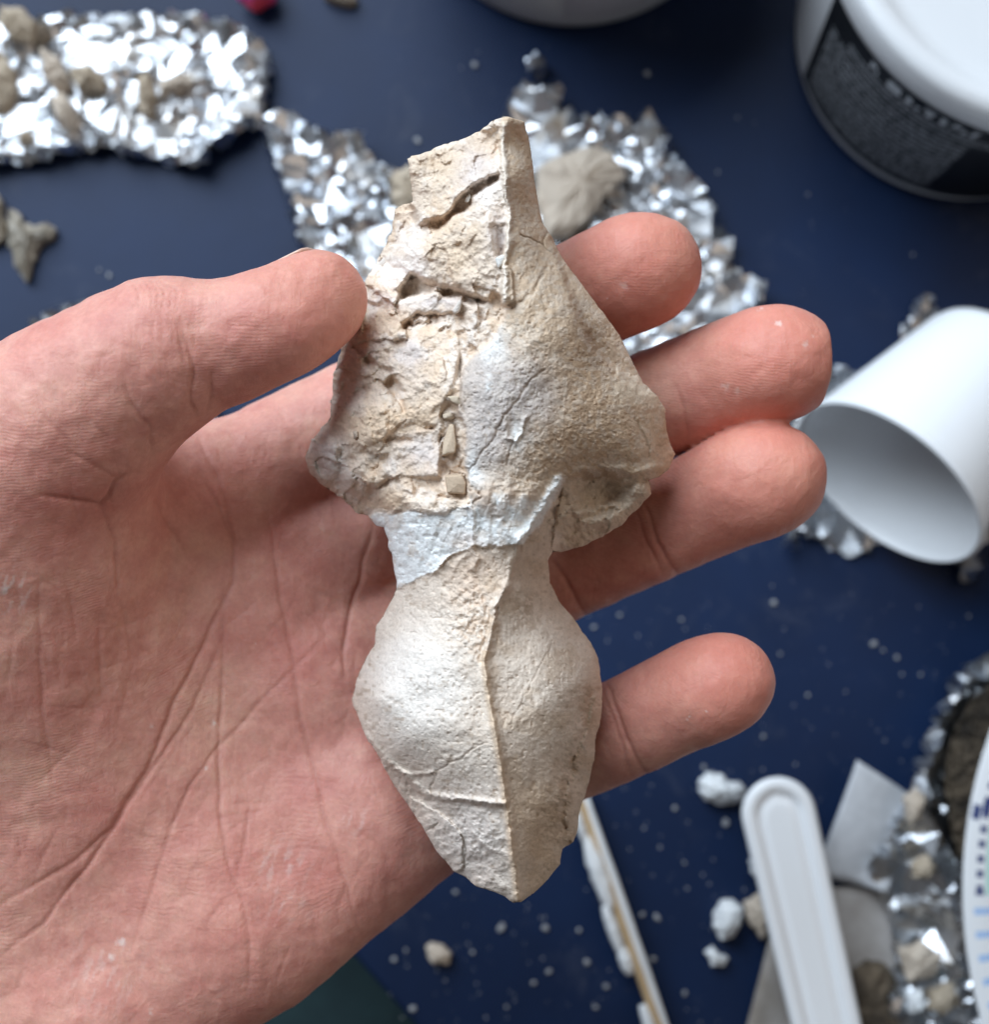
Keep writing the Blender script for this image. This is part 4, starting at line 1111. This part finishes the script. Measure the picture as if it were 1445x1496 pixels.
m_tub2 = simple_mat('grey_white_plastic', (.50, .50, .51), (.56, .55, .55), 8, .45, 0)
m_label, nt, b = new_mat('dark_label')
uvn = nd(nt, 'ShaderNodeUVMap'); sep = nd(nt, 'ShaderNodeSeparateXYZ'); nt.links.new(uvn.outputs[0], sep.inputs[0])
def math_n(op, a, c=None):
    m_ = nd(nt, 'ShaderNodeMath', operation=op)
    for s_, v in zip(m_.inputs, (a, c)):
        if v is None: continue
        if hasattr(v, 'is_output'): nt.links.new(v, s_)
        else: s_.default_value = v
    return m_.outputs[0]
U_, V_ = sep.outputs[0], sep.outputs[1]
def between(v, a, c): return math_n('MULTIPLY', math_n('GREATER_THAN', v, a), math_n('LESS_THAN', v, c))
mpn = nd(nt, 'ShaderNodeMapping'); mpn.inputs['Scale'].default_value = (84, 30, 1); nt.links.new(uvn.outputs[0], mpn.inputs['Vector'])
letters = math_n('GREATER_THAN', noise(nt, 1.0, 1, .5, mpn.outputs[0]).outputs['Fac'], .45)
rows = math_n('GREATER_THAN', math_n('FRACT', math_n('MULTIPLY', V_, 18.0)), .32)
txt = math_n('MULTIPLY', letters, rows)
para = math_n('MULTIPLY', between(U_, .03, .46), between(V_, .05, .76))
txt1 = math_n('MULTIPLY', txt, para)
mph = nd(nt, 'ShaderNodeMapping'); mph.inputs['Scale'].default_value = (70, 7, 1); nt.links.new(uvn.outputs[0], mph.inputs['Vector'])
lh = math_n('GREATER_THAN', noise(nt, 1.0, 1, .5, mph.outputs[0]).outputs['Fac'], .47)
head = math_n('MULTIPLY', lh, math_n('MULTIPLY', between(U_, .17, .47), between(V_, .88, .955)))
mpl = nd(nt, 'ShaderNodeMapping'); mpl.inputs['Scale'].default_value = (90, 20, 1); nt.links.new(uvn.outputs[0], mpl.inputs['Vector'])
ll = math_n('GREATER_THAN', noise(nt, 1.0, 1, .5, mpl.outputs[0]).outputs['Fac'], .40)
sub = math_n('MULTIPLY', math_n('MULTIPLY', ll, math_n('GREATER_THAN', math_n('FRACT', math_n('MULTIPLY', V_, 22.0)), .5)), math_n('MULTIPLY', between(U_, .10, .8), between(V_, .77, .86)))
tot = math_n('ADD', math_n('MULTIPLY', txt1, .42), math_n('ADD', math_n('MULTIPLY', head, .8), math_n('MULTIPLY', sub, .45)))
nt.links.new(mixc(nt, tot, (.003, .0045, .007), (.62, .66, .70)), b.inputs['Base Color'])
b.inputs['Roughness'].default_value = .5

c = table(1402, 62); tub = empty('plastic_tub', c)
prop(tub, 'white plastic tub with a black printed label and a pale lid', 'tub')
RB, RT, H = .0555, .0605, .066
lathe('body', [(0.0, .002), (RB-.006, .0015), (RB-.003, 0.0), (RB, .002), (RB+.001, .006), (RT, H)], c, m_tub, tub)
lathe('label', [(RB+.00135+(RT-RB)*q, .0065+(H-.0085)*q) for q in np.linspace(.02, .98, 8)], c, m_label, tub, 64, math.radians(196), math.radians(318), True)
lathe('lid', [(RT+.0002, H-.0005), (RT+.0025, H-.0005), (RT+.0032, H+.001), (RT+.003, H+.008), (RT+.002, H+.0098), (RT-.001, H+.0102), (RT-.004, H+.0095), (RT-.0055, H+.0065), (RT-.010, H+.006), (0.0005, H+.006)], c, m_tub, tub)
c = table(836, -188); tub2 = empty('plastic_tub', c)
prop(tub2, 'grey white plastic tub standing behind the fossil snout, no lid edge showing', 'tub')
RB, RT, H = .0565, .0615, .075
lathe('body', [(0.0, .002), (RB-.005, .001), (RB-.0022, 0.0), (RB-.0005, .0008), (RB+.0003, .003), (RB+.001, .008), (RT, H), (RT-.002, H), (RB-.002, .004), (0.001, .004)], c, m_tub2, tub2)
lathe('label', [(RB+.0016+(RT-RB)*q, .010+(H-.018)*q) for q in np.linspace(.0, 1, 6)], c, simple_mat('faded_label', (.40, .38, .40), (.46, .44, .46), 20, .5, 0), tub2, 48, math.radians(266), math.radians(350))

# pink ball
def blob_mesh(name, c, r, mat, seed, lab, cat, squash=.8):
    bm = bmesh.new(); bmesh.ops.create_icosphere(bm, subdivisions=4, radius=1)
    V = []
    for v in bm.verts:
        k = 1+.10*math.sin(5*v.co.x+seed)+.08*math.sin(6*v.co.y+2*seed); V.append((c.x+v.co.x*r*k, c.y+v.co.y*r*k, c.z+v.co.z*r*k*squash))
    F = [tuple(v.index for v in f.verts) for f in bm.faces]; bm.free()
    o = mesh_obj(name, V, F, mat, None, True, loc=c); prop(o, lab, cat); return o
m_pink, nt, b = new_mat('pink_putty')
tc = nd(nt, 'ShaderNodeTexCoord').outputs['Object']
pr = ramp(nt, [(.40, (.45, .04, .42)), (.62, (.75, .06, .10))], noise(nt, 60, 2, .5, tc).outputs['Fac'])
nt.links.new(pr.outputs['Color'], b.inputs['Base Color']); b.inputs['Roughness'].default_value = .5
p = table(374, -12, 6); blob_mesh('putty_ball', p, .0066, m_pink, 2, 'small pink and purple putty ball behind the foil sheet', 'putty ball', .9)

# ---- paper cup lying on its side --------------------------------------
m_cup = simple_mat('cup_white', (.80, .82, .84), (.82, .83, .84), 10, .42, 0, sss=.6)
def cup():
    mc_ = table(1292, 708, 37); bc = table(1462, 522, 25)
    axis = (bc-mc_).normalized(); Lg = .054
    q = Vector((0, 0, 1)).rotation_difference(axis)
    prof = [(.0305, 0), (.0312, .0004), (.0316, .0012), (.0312, .0021), (.0303, .0024), (.0235, Lg-.003), (.0225, Lg), (.0215, Lg), (.021, Lg-.003), (.0005, Lg-.003), (.0005, Lg-.0035), (.0212, Lg-.0035), (.0228, Lg-.0045), (.0297, .003), (.0299, .001), (.0305, 0)]
    root = empty('paper_cup', table(1350, 640, 5)); prop(root, 'small white empty cup tipped over on torn foil', 'cup')
    seg = 96; k = len(prof); V = []; F = []
    for i in range(seg):
        a = 2*math.pi*i/seg
        for r_, z in prof:
            v = q @ Vector((r_*math.cos(a), r_*math.sin(a), z)); V.append(tuple(mc_+v))
    wall = [p_ for p_ in range(k-1)]
    for i in range(seg):
        j = (i+1) % seg
        for m_ in range(k-1): F.append((i*k+m_, i*k+m_+1, j*k+m_+1, j*k+m_))
    rimF = [f for f in F if min(x % k for x in f) <= 3 and max(x % k for x in f) <= 4]
    rs = set(rimF)
    bodyF = [f for f in F if f not in rs]
    wall_ = mesh_obj('wall', V, bodyF, m_cup, root, True)
    u = sorted({x for f in rimF for x in f}); mp_ = {x: i for i, x in enumerate(u)}
    mesh_obj('rim', [V[x] for x in u], [tuple(mp_[x] for x in f) for f in rimF], m_cup, root, True).parent = wall_
cup()

# ---- wooden stick with plaster ------------------------------------------
m_wood, nt, b = new_mat('birch_wood')
tc = nd(nt, 'ShaderNodeTexCoord').outputs['Object']
mpw = nd(nt, 'ShaderNodeMapping'); mpw.inputs['Scale'].default_value = (400, 40, 400); mpw.inputs['Rotation'].default_value = (0, 0, math.radians(-16)); nt.links.new(tc, mpw.inputs['Vector'])
wr = ramp(nt, [(.3, (.38, .25, .13)), (.7, (.52, .37, .21))], noise(nt, 1, 4, .6, mpw.outputs[0]).outputs['Fac'])
nt.links.new(wr.outputs['Color'], b.inputs['Base Color']); b.inputs['Roughness'].default_value = .65
def stick():
    a, c = table(842, 1150, 4), table(975, 1530, 4)
    root = empty('stirring_stick', (a+c)/2); prop(root, 'thin wooden stirring stick smeared with white plaster', 'stick')
    d = (c-a).normalized(); s_ = Vector((-d.y, d.x, 0)); V = []; F = []; k = 12
    ln = (c-a).length; st = 24
    for i in range(st+1):
        for j in range(k):
            an = 2*math.pi*j/k
            w_ = .0019*abs(math.cos(an))**.6*np.sign(math.cos(an)); h_ = .0022*abs(math.sin(an))**.6*np.sign(math.sin(an))
            V.append(tuple(a+d*(ln*i/st)+s_*w_+Vector((0, 0, h_))))
    for i in range(st):
        for j in range(k): F.append((i*k+j, i*k+(j+1) % k, (i+1)*k+(j+1) % k, (i+1)*k+j))
    F += [tuple(range(k)), tuple(range((st+1)*k-1, st*k-1, -1))]
    shaft = mesh_obj('shaft', V, F, m_wood, root, True)
    def smear(t0, t1, wd, off, seed):
        rg = np.random.RandomState(seed); V = []; F = []; nu, nv = 16, 7
        for i in range(nu):
            t = t0+(t1-t0)*i/(nu-1); e = math.sin(math.pi*min(max(i/(nu-1), .03), .97))**.5
            for j in range(nv):
                v = j/(nv-1)*2-1
                V.append(tuple(a+d*(ln*t)+s_*(off*.72+v*wd*.72*e*rg.uniform(.8, 1.15))+Vector((0, 0, .0012+.0017*(1-v*v)*e*rg.uniform(.6, 1.2)))))
        for i in range(nu-1):
            for j in range(nv-1): F.append((i*nv+j, i*nv+j+1, (i+1)*nv+j+1, (i+1)*nv+j))
        o = mesh_obj('plaster_smear', V, F, m_white, root, True)
        sd = o.modifiers.new('thickness', 'SOLIDIFY'); sd.thickness = .0008; sd.offset = -1; o.parent = shaft
    sg = -1 if s_.x > 0 else 1
    smear(.18, .46, .0030, sg*.0032, 1); smear(.44, .62, .0018, sg*.0052, 2); smear(.60, .70, .0020, sg*.0045, 3); smear(.02, .2, .0012, sg*.0038, 4); smear(.02, .98, .0007, -sg*.0024, 5); smear(.82, .97, .0018, sg*.0040, 6)
stick()

# ---- white plastic handle -------------------------------------------------
def handle():
    z = 16
    a, c = table(1138, 1190, z), table(1222, 1560, z)
    root = empty('plastic_scoop', Vector((a.x, a.y, 0))); prop(root, 'white plastic scoop handle with a long groove and rounded end', 'scoop')
    d = (c-a).normalized(); s_ = Vector((-d.y, d.x, 0))
    st = 60; nv = 33; ln = (c-a).length+.09; V = []; F = []
    R_ = .0112
    for i in range(st+1):
        u = -R_+(ln+R_)*(i/st)**1.6
        w_ = math.sqrt(max(R_*R_-u*u, 1e-9)) if u < 0 else R_*(1-.10*min(1, u/.07))
        for j in range(nv):
            v = j/(nv-1)*2-1
            x = v*w_
            edge = 1-abs(v)**8
            dd = R_-math.hypot(min(u, 0), x) if u < 0 else (w_-abs(x))
            g = max(0, min(1, (dd-.0036)/.0010)); g = g*g*(3-2*g)
            g2 = max(0, min(1, (dd-.0060)/.0012)); g2 = g2*g2*(3-2*g2)
            zz = .0012*math.sqrt(max(0, min(1, dd/.0015)))-.0016*g+.0007*g2
            V.append(tuple(a+d*u+s_*x+Vector((0, 0, zz))))
    for i in range(st):
        for j in range(nv-1): F.append((i*nv+j, (i+1)*nv+j, (i+1)*nv+j+1, i*nv+j+1))
    o = mesh_obj('grip', V, F, m_cup, root, True)
    sd = o.modifiers.new('thickness', 'SOLIDIFY'); sd.thickness = .0022; sd.offset = -1
    prism('rib', [tuple((a+d*t+s_*w_)[:2]) for t, w_ in ((.02, -.0008), (.02, .0008), (ln-.01, .0008), (ln-.01, -.0008))], z/1000-.0125, z/1000-.0022, m_cup, root)
handle()

# ---- grey card and stained paper ------------------------------------------
m_card = simple_mat('grey_card', (.46, .47, .49), (.54, .55, .57), 300, .85, .4, 1500)
m_paper = simple_mat('stained_paper', (.20, .17, .14), (.46, .43, .41), 40, .9, .3, 500)
def sheet(name, pix, z, th, mat, lab, cat, curl):
    P = [table(px, py, z) for px, py in pix]; k = 14; V = []; F = []
    for i in range(k):
        for j in range(k):
            u, v = i/(k-1), j/(k-1)
            q = (P[0]*(1-u)+P[1]*u)*(1-v)+(P[3]*(1-u)+P[2]*u)*v
            V.append((q.x, q.y, q.z+curl*.001*(math.sin(3*u+1)*math.cos(2.5*v)+.4*math.sin(7*u*v))+.0008*curl))
    for i in range(k-1):
        for j in range(k-1): F.append((i*k+j, (i+1)*k+j, (i+1)*k+j+1, i*k+j+1))
    o = mesh_obj(name, V, F, mat, None, True, loc=P[0]); sd = o.modifiers.new('thickness', 'SOLIDIFY'); sd.thickness = th; prop(o, lab, cat); return o
sheet('card_square', [(1246,1108),(1345,1172),(1290,1300),(1190,1276)], 5, .0006, m_card, 'grey card square leaning under the foil tray', 'card', 2.5)
sheet('paper_sheet', [(1140,1296),(1330,1290),(1340,1560),(1075,1560)], 1.5, .0003, m_paper, 'stained grey paper sheet lying under the plastic handle', 'paper', 1.2)
slab('sediment_heap', [(1240,1420),(1265,1400),(1290,1405),(1310,1440),(1310,1540),(1240,1545),(1225,1490)], 5, 2.5, m_sed, 96, 'dark sediment heap between the plastic handle and the foil tray', 'sediment')

# sediment in the tray
def sediment():
    V = []; F = []; k = 70
    c0 = table(1458, 1150)
    rg = np.random.RandomState(3)
    for i in range(k):
        for j in range(k):
            x = (i/(k-1)*2-1)*.020; y = (j/(k-1)*2-1)*.033
            r_ = math.hypot(x/.020, y/.033)
            V.append((c0.x+x, c0.y+y, .0085+.005*(1-r_)+rg.uniform(0, .0025)))
    for i in range(k-1):
        for j in range(k-1):
            x = ((i+.5)/(k-1)*2-1); y = ((j+.5)/(k-1)*2-1)
            if math.hypot(x, y) < 1: F.append((i*k+j, (i+1)*k+j, (i+1)*k+j+1, i*k+j+1))
    o = mesh_obj('sediment', V, F, m_sed, None, False); prop(o, 'dark crumbly sediment lying in the foil tray', 'sediment', kind='stuff')
sediment()
for i, (pix, mt_, lab) in enumerate([([(1318,1168),(1336,1150),(1348,1165),(1340,1195),(1325,1200)], m_frag2, 'pale fossil bit on the rim of the foil tray'),
    ([(1330,1260),(1350,1248),(1362,1262),(1352,1282),(1335,1280)], m_frag, 'brown fossil bit beside the dark sediment'),
    ([(1310,1385),(1345,1372),(1372,1390),(1360,1425),(1322,1428)], m_frag2, 'tan fossil lump in the lower end of the foil tray'),
    ([(1355,1440),(1388,1430),(1398,1462),(1372,1480),(1350,1468)], m_frag, 'brown fossil lump against the patterned plate'),
    ([(1320,1450),(1342,1444),(1348,1470),(1328,1478)], m_white, 'white speckled lump in the lower end of the foil tray')]):
    cx, cy = np.mean(pix, 0); slab('fossil_fragment', pix, 4, on(h_ry, cx, cy)+1, mt_, 120+i, lab, 'fossil', 'fossil bits in the foil tray')

# ---- patterned paper plate ---------------------------------------------------
m_plate, nt, b = new_mat('printed_plate')
tcn = nd(nt, 'ShaderNodeTexCoord'); sp = nd(nt, 'ShaderNodeSeparateXYZ'); nt.links.new(tcn.outputs['Object'], sp.inputs[0])
rad = math_n('SQRT', math_n('ADD', math_n('MULTIPLY', sp.outputs[0], sp.outputs[0]), math_n('MULTIPLY', sp.outputs[1], sp.outputs[1])))
ang = math_n('ARCTAN2', sp.outputs[1], sp.outputs[0])
def dots(n_, r0, half, phase=0.0, duty=.5):
    fr_ = math_n('FRACT', math_n('ADD', math_n('MULTIPLY', ang, n_/(2*math.pi)), phase))
    return math_n('MULTIPLY', math_n('LESS_THAN', fr_, duty), between(rad, r0-half, r0+half))
blue = math_n('MAXIMUM', dots(185, .1222, .0010), math_n('MAXIMUM', dots(30, .1250, .0012, .1, .16), dots(30, .1222, .0013, .18, .16)))
seg_ = math_n('LESS_THAN', math_n('FRACT', math_n('ADD', math_n('MULTIPLY', ang, 9/(2*math.pi)), .16)), .62)
blue = math_n('MULTIPLY', blue, seg_)
c1 = mixc(nt, math_n('MULTIPLY', between(rad, .1165, .1205), seg_), (.74, .76, .78), (.42, .66, .60))
c1 = mixc(nt, math_n('MULTIPLY', dots(120, .1180, .006, 0, .3), math_n('SUBTRACT', 1.0, seg_)), c1, (.34, .50, .76))
c1 = mixc(nt, blue, c1, (.03, .05, .16))
nt.links.new(c1, b.inputs['Base Color']); b.inputs['Roughness'].default_value = .45
def plate():
    zc = 26
    e = table(1406, 1325, zc+8); cc_ = Vector((e.x+.127, e.y, zc/1000))
    root = empty('paper_plate', cc_); prop(root, 'white paper plate with blue dotted rim resting on the foil tray', 'plate')
    rim_ = [(.127, .0085), (.1262, .0090), (.120, .0085), (.108, .0070), (.098, .0)]
    lathe('rim', rim_, cc_, m_plate, root, 128); lathe('well', [(.098, 0.0), (.0005, 0.0)], cc_, m_plate, root, 128)
plate()
